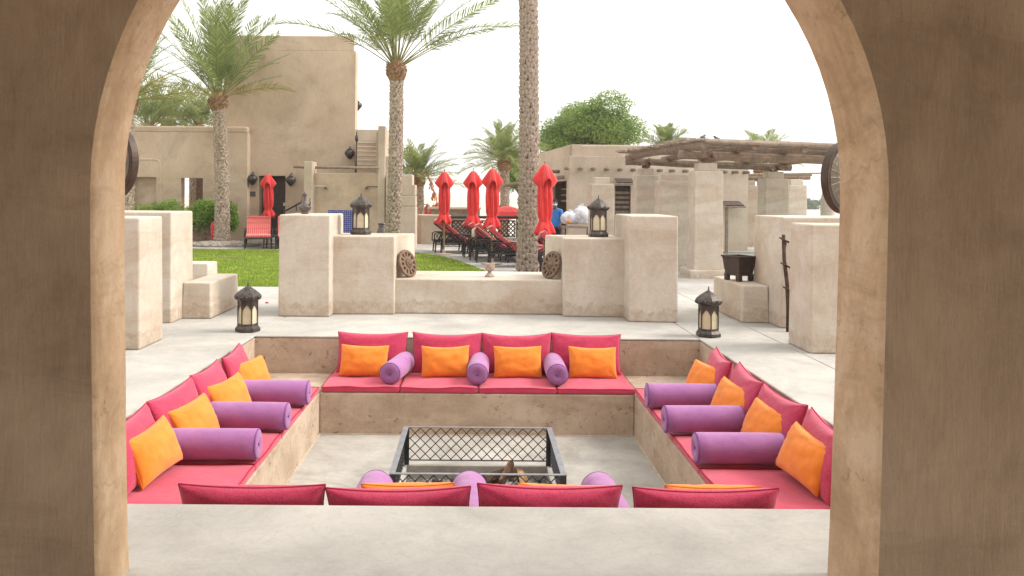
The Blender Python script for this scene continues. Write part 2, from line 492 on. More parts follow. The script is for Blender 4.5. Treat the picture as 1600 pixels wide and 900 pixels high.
# pool
pm = NT('pool_water')
pcol = pm.ramp(pm.noise(3, 3, .6), [(.3, (.20,.30,.27,1)), (.7, (.30,.40,.35,1))])
M['pool'] = pm.done(pcol, .08, pm.bump(pm.noise(6, 3, .6), .15, .02), .5)
kind(obj('pool_water', MB().box((4.205,18.91,-.12),(10.195,26.79,-.055)), M['pool']), 'structure')
# lawn
lawn = obj('lawn', MB().prism(LAWN, -.14, -.012), M['turf']); kind(lawn, 'structure')
def inside(x, y, poly):
    c = False; j = len(poly)-1
    for i in range(len(poly)):
        xi, yi = poly[i]; xj, yj = poly[j]
        if (yi > y) != (yj > y) and x < (xj-xi)*(y-yi)/(yj-yi)+xi: c = not c
        j = i
    return c
def build_grass():
    mb = MB(); rnd = random.Random(3)
    n = 0
    while n < 60000:
        x = rnd.uniform(-9, .9); y = 15.5 + 10.4*rnd.random()**1.5
        if x < -8 and y < 20 or not inside(x, y, LAWN): continue
        n += 1
        q = rnd.uniform(0, PI); h = rnd.uniform(.02, .05); wd = .008
        dx, dy = math.cos(q)*wd, math.sin(q)*wd
        lx, ly = rnd.uniform(-.02,.02), rnd.uniform(-.02,.02)
        b = len(mb.v)
        mb.v += [(x-dx,y-dy,-.012),(x+dx,y+dy,-.012),(x+lx,y+ly,h-.012)]
        mb.f.append([b,b+1,b+2])
    me = bpy.data.meshes.new('grass'); me.from_pydata(mb.v, [], mb.f)
    kind(obj('grass', me, M['grass']), 'stuff')
build_grass()
# lagoon far right, far trees, dunes
kind(obj('lagoon', MB().box((22,72,-2.6),(300,185,-.95)), simple('lagoon_water', (.42,.47,.50,1), .25)), 'structure')
def dune(name, x0, x1, y, h, seed):
    mb = MB(); n, m = 40, 8
    for j in range(m+1):
        for i in range(n+1):
            u = i/n; x = x0 + (x1-x0)*u
            t = j/m; prof = math.sin(PI*t)**.8
            hh = h*(.55+.6*noise.noise(Vector((u*4, seed, 0)))+.25*noise.noise(Vector((u*13, seed, 2))))*math.sin(PI*u)**.4
            mb.v.append(Vector((x, y+(t-.5)*h*14, -2.2+max(hh,0)*prof)))
    for j in range(m):
        for i in range(n):
            a = j*(n+1)+i; mb.f.append([a, a+1, a+n+2, a+n+1])
    kind(obj(name, mb, M['sand'], smooth=True), 'structure')
dune('dune', -160, 120, 330, 3.2, 1)
dune('dune', -60, 260, 520, 4.5, 5)
dune('dune', -400, 40, 620, 5, 9)

# ================================================================== ARCHWAY (the wall the photograph is taken through)
def build_arch():
    root = thing('archway_wall', 'rough brown plastered wall with a tall round arch framing the whole courtyard', 'archway', (0,3.45,0))
    N = 44
    def profile(cx, r, cz, bl, br):
        pts = [(bl, 0)]
        for k in range(1, 8):
            t = k/8
            pts.append((bl + (cx-r-bl)*t**.8, cz*t))
        for k in range(N+1):
            a = PI - PI*k/N
            wob = 1 + .004*noise.noise(Vector((math.cos(a)*3, math.sin(a)*3, r)))
            pts.append((cx + r*wob*math.cos(a), cz + r*wob*math.sin(a)))
        for k in range(7, 0, -1):
            t = k/8
            pts.append((br + (cx+r-br)*t**.8, cz*t))
        pts.append((br, 0))
        return pts
    near = profile(.052, 1.664, 1.78, -1.572, 1.680)
    far = profile(.024, 1.672, 1.775, -1.612, 1.648)
    D = .405
    # intrados: rounded arris on both sides
    mb = MB(); n = len(near)
    steps = [(0, 0, .018), (.006, 0, .006), (.018, 0, 0), (.12,0,0), (.25,0,0), (D-.03,0,0), (D-.012,0,.008), (D,0,.028)]
    cen = Vector((.04, 0, 1.4))
    def ins(p, q, t, e):
        x = p[0]+(q[0]-p[0])*t; z = p[1]+(q[1]-p[1])*t
        d = Vector((x-cen.x, z-max(min(z,1.78),0) if z<1.78 else z-1.78)); 
        if d.length: d.normalize()
        return x + d.x*e, z + d.y*e*(1 if z > 1.78 else 0)
    for (yy, _, e) in steps:
        t = yy/D
        for p, q in zip(near, far):
            x, z = ins(p, q, t, e)
            if .03 < t < .93:
                d = .006*noise.noise(Vector((x*2.5, yy*9, z*2.5)))
                x += d*(1 if x > 0 else -1)
            mb.v.append(Vector((x, yy, z)))
    for j in range(len(steps)-1):
        for i in range(n-1):
            a = j*n+i; mb.f.append([a, a+1, a+n+1, a+n])
    obj('arch_reveal', mb, M['arch_smooth'], root, smooth=True)
    # two faces of the wall, strips from the arch line outwards
    def face(prof, yy, e, name, mat):
        b = MB(); W, H = 6.0, 4.0
        ring = []
        for p in prof:
            x, z = ins(p, p, 0, e)
            if z < 1.78 - 1e-6 or abs(z - 1.78) < .02:
                ring.append(((x, z), (math.copysign(W, x), z)))
            else:
                a = math.atan2(z-1.78, x)
                dx, dz = math.cos(a), math.sin(a)
                s = min(W/abs(dx) if abs(dx) > 1e-6 else 1e9, (H-1.78)/dz if dz > 1e-6 else 1e9)
                ring.append(((x, z), (dx*s, 1.78+dz*s)))
        for k, ((x,z),(X,Z)) in enumerate(ring):
            for t in (0, .12, .4, 1):
                b.v.append(Vector((x+(X-x)*t, yy, z+(Z-z)*t)))
        for i in range(len(ring)-1):
            for k in range(3):
                a = i*4+k; b.f.append([a, a+1, a+5, a+4])
        # fill the two top corners of the wall
        for sx in (-1, 1):
            prev = None
            cand = [r[1] for r in ring if r[1][0]*sx > 0]
            top = [c for c in cand if abs(c[1]-H) < 1e-4]; side = [c for c in cand if abs(abs(c[0])-W) < 1e-4 and c[1] < H]
            if top and side:
                tcorner = max(top, key=lambda c: abs(c[0])); scorner = max(side, key=lambda c: c[1])
                b.add([(tcorner[0], yy, H), (sx*W, yy, H), (scorner[0], yy, scorner[1])], [(0,1,2)])
        return obj(name, b, M[mat], root)
    face(near, 0, .018, 'inner_face', 'arch_rough')
    face(far, D, .028, 'outer_face', 'arch_smooth')
    # upper wall, ends
    obj('parapet', MB().box((-6,0,4.003),(6,D,4.7)), M['arch_rough'], root)
    for sx in (-1,1):
        obj('wall_end', MB().box((min(sx*6.003,sx*6.2),0,0),(max(sx*6.003,sx*6.2),D,4)), M['arch_smooth'], root)
    # gallery behind the wall
    g = thing('gallery', 'shaded gallery behind the arch wall', 'gallery', (0,0,0)); del g['label']; del g['category']; kind(g, 'structure')
    obj('ceiling', MB().box((-6.2,-1.2,4.003),(6.2,3.445,4.25)), M['arch_smooth'], g)
    for x in (-5.6,-2.6,2.6,5.6):
        obj('gallery_post', MB().box((x-.22,-1.15,0),(x+.22,-.75,4.0)), M['arch_rough'], g, bevel=.02)
    return root
arch = build_arch()

# industrial mist fans on the outer face of the arch wall
M['fanrim'] = simple('brown_painted_metal', (.085,.055,.04,1), .5, .1, .4, .25, 12)
M['fanliner'] = simple('cream_metal', (.42,.40,.33,1), .5, .1, .4, .15, 12)
def build_fan():
    root = thing('wall_fan', 'round wire cage fan', 'fan')
    Rr = .19
    def ring(y, r, t, n=40):
        return MB().tube([(r*math.cos(2*PI*k/n), y, r*math.sin(2*PI*k/n)) for k in range(n)], t, 6, closed=True)
    drum = MB()
    prof = [(Rr-.026,-.052),(Rr,-.056),(Rr+.004,-.05),(Rr+.002,.05),(Rr,.056),(Rr-.026,.052),(Rr-.026,.046),(Rr-.006,.044),(Rr-.006,-.044),(Rr-.026,-.046)]
    n = 48; b = 0
    for k in range(n):
        a = 2*PI*k/n
        for r, y in prof: drum.v.append(Vector((r*math.cos(a), y, r*math.sin(a))))
    m = len(prof)
    for k in range(n):
        for i in range(m):
            j = (i+1) % m; l = (k+1) % n
            drum.f.append([k*m+i, k*m+j, l*m+j, l*m+i])
    obj('drum', drum, M['fanrim'], root)
    obj('liner', MB().lathe([(Rr-.010,-.043),(Rr-.010,.043)], 48, Matrix.Rotation(R(90), 4, 'X')), M['fanliner'], root, smooth=True)
    for y in (-.06, .06):
        g = MB()
        for r in (.05,.08,.11,.14,.165): 
            g.tube([(r*math.cos(2*PI*k/32), y, r*math.sin(2*PI*k/32)) for k in range(32)], .0022, 4, closed=True)
        for k in range(24):
            a = 2*PI*k/24
            g.tube([(.045*math.cos(a), y, .045*math.sin(a)), ((Rr-.02)*math.cos(a), y*.8, (Rr-.02)*math.sin(a))], .002, 4)
        obj('grille', g, M['steel'], root)
    T = Matrix.Rotation(R(90), 4, 'X')
    obj('hub', MB().lathe([(.001,-.09),(.045,-.085),(.05,-.02),(.05,.02),(.03,.03),(.001,.035)], 20, T), M['bronze'], root, smooth=True)
    for k in range(5):
        bl = MB(); a = 2*PI*k/5
        Mx = Matrix.Rotation(a, 4, 'Y')
        vs = [(.03,-.012,-.02),(.03,.012,.02),(.10,.022,.055),(.17,.02,.06),(.172,-.022,-.035),(.10,-.025,-.04)]
        top = [(x,y+.0015,z) for x,y,z in vs]
        bl.add(vs+top, [(0,1,2,3,4,5)[::-1],(6,7,8,9,10,11)]+[(i,(i+1)%6,6+(i+1)%6,6+i) for i in range(6)], Mx)
        obj('blade', bl, M['iron'], root)
    root.scale = (1,.38,1)
    return root
fan = build_fan()
fan['label'] = 'round dark wire cage fan peeking out from behind the right arch jamb'
fan['group'] = 'mist fans on the arch wall'
def place_fan(f, px, py, Y, yaw, side):
    f.location = P(px, py, Y); f.rotation_euler = (0,0,yaw)
    c = f.location
    br = MB().tube([(c.x+side*.10, 3.86, c.z-.02),(c.x+side*.12, (3.86+c.y)/2, c.z-.03),(c.x+side*.02, c.y-.04, c.z)], .014, 8)
    br.box((c.x+side*.10-.04, 3.857, c.z-.09),(c.x+side*.10+.04, 3.872, c.z+.05))
    inv = (Matrix.Translation(c) @ Matrix.Rotation(yaw, 4, 'Z') @ Matrix.Diagonal((1,.38,1,1))).inverted()
    br.v = [inv @ p for p in br.v]
    obj('bracket', br, M['bronze'], f)
fan2 = dup(fan, (0,0,0), 0, 'round dark fan peeking out from behind the left arch jamb')
place_fan(fan, 1321, 278, 4.34, R(34), 1)
place_fan(fan2, 178, 253, 4.34, R(-34), -1)

# ================================================================== SUNKEN PIT
pit = bpy.data.objects.new('sunken_pit', None); C.objects.link(pit); kind(pit, 'structure')
FX0, FX1, FY0, FY1 = -.66, .70, 6.72, 7.98            # fire trough opening
ring = MB()
z = ZF
ring.add([(IX0,IY0,z),(IX1,IY0,z),(IX1,IY1,z),(IX0,IY1,z),(FX0,FY0,z),(FX1,FY0,z),(FX1,FY1,z),(FX0,FY1,z)], [(0,1,5,4),(1,2,6,5),(2,3,7,6),(3,0,4,7)])
obj('pit_floor', ring, M['pitfloor'], pit)
# benches: side ones run the full depth, the others butt between them
def bench(x0, x1, y0, y1):
    obj('bench', MB().box((x0,y0,ZF-.1),(x1,y1,ZL)), M['pit'], pit, bevel=.014)
bench(PX0, IX0, PY0, PY1); bench(IX1, PX1, PY0, PY1)
bench(IX0+.001, IX1-.001, IY1, PY1); bench(IX0+.001, IX1-.001, PY0, IY0)
# the pale line of plaster where floor meets bench
for a, b in (((IX0,IY0),(IX0+.022,IY1)),((IX1-.022,IY0),(IX1,IY1)),((IX0+.022,IY1-.02),(IX1-.022,IY1))):
    obj('floor_edge', MB().box((a[0],a[1],ZF-.01),(b[0],b[1],ZF+.008)), M['pier'], pit)
for a, b in (((PX0-.2,PY0),(PX0,PY1)),((PX1,PY0),(PX1+.2,PY1)),((PX0-.2,PY1),(PX1+.2,PY1+.2)),((PX0-.2,PY0-.2),(PX1+.2,PY0))):
    obj('back_wall', MB().box((a[0],a[1],ZL-.05),(b[0],b[1],-.030)), M['pit'], pit)
# apron of the back rim is the same tan concrete as the pit wall
# fire trough
ft = thing('fire_trough', 'low scorched concrete fire trough inside the iron fire guard', 'fire pit', (0.02,7.35,ZF))
L = MB()
hx, hy = (FX1-FX0)/2, (FY1-FY0)/2
for a, b in (((-hx-.05,-hy-.05),(hx+.05,-hy)),((-hx-.05,hy),(hx+.05,hy+.05)),((-hx-.05,-hy),(-hx,hy)),((hx,-hy),(hx+.05,hy))):
    obj('rim', MB().box((a[0],a[1],-.12),(b[0],b[1],.045)), M['pitfloor'], ft, bevel=.006)
obj('trough_floor', MB().box((-hx,-hy,-.14),(hx,hy,-.085)), M['ash'], ft)
rnd = random.Random(5)
ashm = MB()
for k in range(700):
    x, y = rnd.gauss(.0,.34), rnd.gauss(.0,.32)
    if abs(x) > hx-.04 or abs(y) > hy-.04: continue
    s = rnd.uniform(.008,.035)
    ashm.ball((x,y,-.085+s*.3), (s, s*rnd.uniform(.5,1), s*rnd.uniform(.4,.8)), 6, 4, None)
kind(obj('ash_heap', ashm, M['char'], ft), 'stuff')
def split_log(loc, rot, ln, r, label, mat='log'):
    t = thing('firewood_log', label, 'log', loc, 0, 'split logs in the fire trough')
    t.rotation_euler = rot
    pr = [(0,-r*.2),(r,.1*r),(.75*r,.75*r),(0,r),(-.75*r,.75*r),(-r,.1*r)]
    obj('split_face', MB().add([(-ln/2,y,z) for y,z in pr]+[(ln/2,y*.96,z*.97) for y,z in pr], [(5,4,3,2,1,0),(6,7,8,9,10,11),(0,1,7,6),(5,0,6,11)]), M['log'], t)
    obj('bark', MB().add([(-ln/2,y*1.002,z*1.002) for y,z in pr]+[(ln/2,y*.963,z*.973) for y,z in pr], [(1,2,8,7),(2,3,9,8),(3,4,10,9),(4,5,11,10)]), M['bark'], t)
zf = ZF-.085
split_log((.18,7.36,zf+.10), (R(200),R(-4),R(75)), .42, .075, 'split log lying lowest at the front of the wood pile')
split_log((.36,7.40,zf+.09), (R(160),R(6),R(112)), .42, .07, 'pale split log at the right end of the wood pile')
split_log((.22,7.52,zf+.18), (R(30),R(-8),R(25)), .34, .06, 'split log lying crosswise on the wood pile')
split_log((.27,7.46,zf+.25), (R(120),R(-34),R(60)), .22, .055, 'reddish split log tilted up on top of the wood pile')
split_log((.08,7.60,zf+.10), (R(190),R(0),R(10)), .34, .065, 'split log lying behind at the left of the pile')
split_log((.46,7.55,zf+.13), (R(215),R(-14),R(95)), .34, .06, 'grey weathered split log leaning at the far right of the pile')

# iron fire guard
def build_guard():
    root = thing('fire_guard', 'open iron fire guard with lattice sides and flat steel top rails', 'fire guard', (0,0,ZF))
    x0, x1, y0, y1, h = -.69, .745, 6.64, 8.0, .42
    for cx, cy in ((x0,y0),(x1,y0),(x1,y1),(x0,y1)):
        sx = 1 if cx == x0 else -1; sy = 1 if cy == y0 else -1
        L = MB().box((min(cx,cx+sx*.05),min(cy,cy+sy*.007),.0),(max(cx,cx+sx*.05),max(cy,cy+sy*.007),h-.008))
        L.box((min(cx,cx+sx*.007),min(cy+sy*.0075,cy+sy*.05),.0),(max(cx,cx+sx*.007),max(cy+sy*.0075,cy+sy*.05),h-.008))
        obj('post', L, M['iron'], root)
    tw = .045
    for a, b in (((x0-.004,y0-.004),(x1+.004,y0+.03)),((x0-.004,y1-.03),(x1+.004,y1+.004)),((x0-.004,y0+.0305),(x0+tw,y1-.0305)),((x1-tw,y0+.0305),(x1+.004,y1-.0305))):
        obj('top_rail', MB().box((a[0],a[1],h-.007),(b[0],b[1],h)), M['steel'], root)
    zb = .10
    for a, b in (((x0+.052,y0),(x1-.052,y0+.012)),((x0+.052,y1-.012),(x1-.052,y1)),((x0,y0+.052),(x0+.012,y1-.052)),((x1-.012,y0+.052),(x1,y1-.052))):
        obj('bottom_rail', MB().box((a[0],a[1],zb-.012),(b[0],b[1],zb)), M['steel'], root)
    def lattice(p, q, zt):
        d = (q-p); L = d.length; d.normalize(); nrm = Vector((-d.y,d.x,0))
        mb = MB(); s = .10; H = zt-zb
        nn = int((L+H)/s)+2
        for off, sg in ((0.003,1),(-.003,-1)):
            for k in range(-int(H/s)-1, nn):
                pts = []
                for t in (0, 1):
                    u = k*s + (t*H if sg > 0 else (1-t)*H); pts.append((u, zb + t*H))
                (u0,z0),(u1,z1) = pts
                # clip to 0..L
                def clip(u0,z0,u1,z1):
                    lo, hi = 0.0, 1.0; du = u1-u0
                    if abs(du) < 1e-9: return None
                    ta, tb = (0-u0)/du, (L-u0)/du
                    lo, hi = max(lo, min(ta,tb)), min(hi, max(ta,tb))
                    if hi-lo < .02: return None
                    return (u0+du*lo, z0+(z1-z0)*lo, u0+du*hi, z0+(z1-z0)*hi)
                c = clip(u0,z0,u1,z1)
                if c:
                    A = p + d*c[0] + nrm*off; A.z = c[1]; B = p + d*c[2] + nrm*off; B.z = c[3]
                    mb.tube([A,B], .0048, 5)
        return mb
    ct = h-.008
    obj('lattice', lattice(Vector((x0+.052,y0+.006,0)), Vector((x1-.052,y0+.006,0)), ct), M['iron'], root)
    obj('lattice', lattice(Vector((x0+.052,y1-.006,0)), Vector((x1-.052,y1-.006,0)), ct), M['iron'], root)
    obj('lattice', lattice(Vector((x0+.006,y0+.052,0)), Vector((x0+.006,y1-.052,0)), ct), M['iron'], root)
    obj('lattice', lattice(Vector((x1-.006,y0+.052,0)), Vector((x1-.006,y1-.052,0)), ct), M['iron'], root)
build_guard()

# ================================================================== CUSHIONS
def pillow_mesh(w, h, t, seed, n=26, pull=.05):
    rnd = random.Random(seed)
    sd = rnd.uniform(0, 99)
    mb = MB(); idx = {}
    sag = rnd.uniform(.01, .055)
    def pos(u, v, s):
        x = u*w/2*(1 - pull*(1-v*v)*abs(u)**3)
        z = v*h/2*(1 - pull*1.3*(1-u*u)*abs(v)**3)
        bulge = max((1-u**2)*(1-v**2), 0)**.36
        y = s*t/2*bulge
        if bulge > 0:
            wr = noise.noise(Vector((u*2.2+sd, v*2.2, s))) * .15 + noise.noise(Vector((u*6+sd, v*6, s*2))) * .10
            # folds running in from the corners
            r = math.hypot(abs(u)-1, abs(v)-1)
            wr += .16*math.exp(-r*r*6)*math.sin(math.atan2(abs(v)-1, abs(u)-1)*9+sd)
            y *= 1 + wr
        z -= sag*h*(1-u*u)*max(v, 0)
        return Vector((x, y, z))
    g = lambda i: math.sin((i/n-.5)*PI)      # denser towards the edges
    for s in (1, -1):
        for j in range(n+1):
            for i in range(n+1):
                edge = i in (0,n) or j in (0,n)
                if edge and s == -1: idx[i,j,s] = idx[i,j,1]; continue
                idx[i,j,s] = len(mb.v); mb.v.append(pos(g(i), g(j), s))
        for j in range(n):
            for i in range(n):
                mb.f.append([idx[i,j,s], idx[i+1,j,s], idx[i+1,j+1,s], idx[i,j+1,s]])
    border = [(i,0) for i in range(n)] + [(n,j) for j in range(n)] + [(i,n) for i in range(n,0,-1)] + [(0,j) for j in range(n,0,-1)]
    bp = [mb.v[idx[i,j,1]].copy() for i, j in border]
    pip = MB().tube(bp, .0055 if w > .7 else .0045, 6, closed=True)
    return mesh_of('pillow', mb, True), mesh_of('piping', pip, True)

backs = [pillow_mesh(.85, .49, .20, 100+k) for k in range(5)]
oranges = [pillow_mesh(.57, .375, .19, 200+k) for k in range(5)]
cnt = {'b': 0, 'o': 0}
def place_pillow(which, loc, yaw, lean, roll, label):
    k = cnt[which]; cnt[which] += 1
    me, pi = (backs if which == 'b' else oranges)[(k*2 + k//5) % 5]
    o = obj('back_cushion' if which == 'b' else 'throw_pillow', me, M['redback' if which == 'b' else 'orange'])
    p = obj('piping', pi, M['piping' if which == 'b' else 'opiping'], o)
    # local: width X, height Z, faces -Y; lean tips the top backwards (+Y)
    Mx = Matrix.Translation(Vector(loc)) @ Matrix.Rotation(yaw, 4, 'Z') @ Matrix.Rotation(-lean, 4, 'X') @ Matrix.Rotation(roll, 4, 'Y')
    o.matrix_world = Mx
    tag(o, label, 'cushion' if which == 'b' else 'pillow', 'crimson back cushions around the pit' if which == 'b' else 'orange pillows around the pit')
    return o
def seat_mesh(w, d, h, seed):
    mb = MB(); nx, ny = 14, 14
    sd = seed*7.3
    top, bot = {}, {}
    f = lambda t: -1 + 2*t
    for j in range(ny+1):
        for i in range(nx+1):
            u, v = f(i/nx), f(j/ny)
            z = h + .014*(1-u**4)*(1-v**4) + .014*noise.noise(Vector((u*1.6+sd, v*1.6, 0)))
            top[i,j] = len(mb.v); mb.v.append(Vector((u*w/2, v*d/2, z)))
    for j in range(ny):
        for i in range(nx): mb.f.append([top[i,j], top[i+1,j], top[i+1,j+1], top[i,j+1]])
    border = [(i,0) for i in range(nx)] + [(nx,j) for j in range(ny)] + [(i,ny) for i in range(nx,0,-1)] + [(0,j) for j in range(ny,0,-1)]
    b0 = len(mb.v)
    for k, (i, j) in enumerate(border):
        p = mb.v[top[i,j]]; mb.v.append(Vector((p.x, p.y, 0)))
    m = len(border)
    for k in range(m):
        mb.f.append([top[border[k]], top[border[(k+1)%m]], b0+(k+1)%m, b0+k])
    mb.f.append([b0+k for k in range(m)])
    pip = MB().tube([mb.v[top[b]] + Vector((0,0,.0)) for b in border], .0042, 6, closed=True)
    return mesh_of('seat', mb, True), mesh_of('piping', pip, True)
seats = [seat_mesh(.875, .985, ZS-ZL-.012, k) for k in range(4)]
ns = [0]
def place_seat(x, y, yaw, label):
    me, pi = seats[ns[0] % 4]; ns[0] += 1
    o = obj('seat_cushion', me, M['red'], None, (x,y,ZL+.002), (0,0,yaw), bevel=.02, seg=3)
    obj('piping', pi, M['piping'], o)
    tag(o, label, 'seat cushion', 'crimson seat cushions on the pit benches')
BR = .122
def bolster_parts():
    L, r = .70, BR
    Tx = Matrix.Rotation(R(90), 4, 'X')
    prof = [(r*.93, -L/2+.0), (r, -L/2+.012)] + [(r*(1+.012*math.sin(PI*k/8)), -L/2+.012+(L-.024)*k/8) for k in range(1,8)] + [(r, L/2-.012), (r*.93, L/2)]
    body = MB().lathe(prof, 36, Tx)
    caps, pips, btn = [], [], []
    for s in (-1, 1):
        cp = MB()
        pr = []
        for k in range(9):
            t = k/8
            pr.append((max(r*.95*(1-t), .002), s*(L/2 + .016*math.sin(PI*min(t*1.25,1)) - .004*t)))
        cp.lathe(pr, 48, Tx, lambda q, z, rr: 1)
        for i, p in enumerate(cp.v):
            ring = i//48; t = ring/8
            p.y += -s*(-.0035)*math.cos(24*2*PI*(i%48)/48)*t*(1-t)*2
        caps.append(cp)
        pips.append(MB().tube([(r*.965*math.cos(2*PI*k/40), -s*(L/2-.003), r*.965*math.sin(2*PI*k/40)) for k in range(40)], .005, 6, closed=True))
        btn.append(MB().ball((0, -s*(L/2+.006), 0), (.013,.007,.013), 10, 6))
    return (mesh_of('bolster', body, True), [mesh_of('end_cap', c, True) for c in caps], [mesh_of('piping', c, True) for c in pips], [mesh_of('button', c, True) for c in btn])
BP = bolster_parts()
def place_bolster(x, y, yaw, label, z=ZS+BR+.004):
    o = obj('bolster', BP[0], M['purple'], None, (x,y,z), (0,0,yaw))
    for s in (0, 1):
        c = obj('end_cap', BP[1][s], M['purple'], o)
        obj('piping', BP[2][s], M['ppiping'], o)
        obj('button', BP[3][s], M['ppiping'], c)
    tag(o, label, 'bolster', 'purple bolsters on the pit benches')

bz = ZS + .235
# --- back row
cx_b = [PX(584,9.95), PX(701,9.95), PX(809,9.95), PX(917,9.95)]
names4 = ['leftmost', 'second from left', 'third from left', 'rightmost']
for k in range(4):
    place_seat(-1.295+.88*k+.012, 9.16+.4925, 0, f'crimson seat cushion on the far bench, {names4[k]} of its row of four')
    place_pillow('b', (cx_b[k], 9.94, bz-.005), R((0,1.5,-1,-1.5)[k]), R(14), R((0,.6,-.5,.8)[k]), f'dark crimson back cushion on the far bench, {names4[k]} of its row of four')
for k, px in enumerate((571,698,811,928)):
    place_pillow('o', (PX(px,9.7), 9.70, ZS+.175), R((-2,1,0,2)[k]), R(19), R((1,-1,-.6,1.2)[k]), f'orange pillow on the far bench, {names4[k]} of its row of four')
for k, (xa, ya, xb, yb) in enumerate(((-.965,9.24,-.845,9.93),(.022,9.24,.05,9.95),(.93,9.24,.935,9.95))):
    yaw = math.atan2(-(xb-xa), yb-ya)
    place_bolster((xa+xb)/2, (ya+yb)/2, yaw, ('slanting purple bolster on the far bench between its first two orange pillows',
       'purple bolster standing end-on in the middle of the far bench', 'purple bolster on the far bench left of its rightmost orange pillow')[k])
# --- sides
ys4 = [6.10, 6.99, 7.87, 8.74]
near4 = ['nearest the camera', 'second nearest the camera', 'third from the camera', 'farthest from the camera']
for side, sx in (('left', -1), ('right', 1)):
    ex = PX0 if sx < 0 else PX1
    ix = IX0 if sx < 0 else IX1
    for k in range(4):
        y0 = 5.645 + .879*k
        place_seat((ex+ix)/2, y0+.44, R(90), f'crimson seat cushion on the {side} bench, {near4[k]}')
        yawc = R(90) if sx < 0 else R(-90)
        jit = ((3,-4,2,5),(-4,3,-3,-6))[sx > 0][k]
        place_pillow('b', (ex - sx*.195, ys4[k]+.02, bz+.0), yawc + R(jit), R(17), R((1,-1,1.5,0)[k]), f'crimson back cushion on the {side} bench, {near4[k]}')
    yb = [6.60, 7.45, 8.33]
    xe = ([-1.745,-1.70,-1.695], [1.775,1.72,1.745])[sx > 0]
    for k in range(3):
        place_bolster(xe[k]+sx*.35, yb[k], R(90) + R(((1,-1,1),(0,1,-1.5))[sx > 0][k]), f'purple bolster across the {side} bench, ' + ('nearest the camera', 'the middle one of three', 'farthest from the camera')[k])
    pl = ([(240,6.14,-80),(303,6.98,-76),(357,7.85,-72),(390,8.72,-66)], [(1260,6.10,80),(1198,6.98,76),(1145,7.82,74),(1104,8.68,66)])[sx > 0]
    for k, (px, y, q) in enumerate(pl):
        place_pillow('o', (PX(px,y,650), y, ZS+.19+(.025 if k == 0 else 0)), R(-q), R(24), R(sx*(4,3,3,2)[k]), f'orange pillow on the {side} bench, {near4[k]}')
# --- near row, seen from behind over the ledge
nx4 = [-1.305, -.44, .435, 1.355]
for k in range(4):
    place_seat(-1.295+.88*k+.012, 4.65+.4975, R(180), f'crimson seat cushion on the near bench, {names4[k]} of its row of four')
    place_pillow('b', (nx4[k], 4.86, bz-.028+(.0,-.01,.012,.0)[k]), R(180)+R((2,-1,2,-1)[k]), R(15), R((-.6,1.6,-1.2,.4)[k]), f'crimson back cushion on the near bench seen from behind, {names4[k]} of four')
for k, (x, q, yy) in enumerate(((-.40,178,5.07),(.54,181,5.07),(1.46,177,5.07))):
    place_pillow('o', (x, yy, ZS+.205), R(q), R(20), R((2,-2,1)[k]), ('orange pillow behind the second cushion of the near bench', 'orange pillow behind the third cushion of the near bench', 'orange pillow behind the rightmost cushion of the near bench')[k])
for k, (xa, xb) in enumerate(((-.70,-.675),(-.03,-.035),(.885,.85))):
    yaw = math.atan2(-(xb-xa), .7)
    place_bolster((xa+xb)/2, 5.30, yaw, ('lilac bolster on the near bench, leftmost of the three seen from above', 'lilac bolster in the gap between the two middle cushions of the near bench', 'lilac bolster on the near bench, rightmost of the three seen from above')[k])

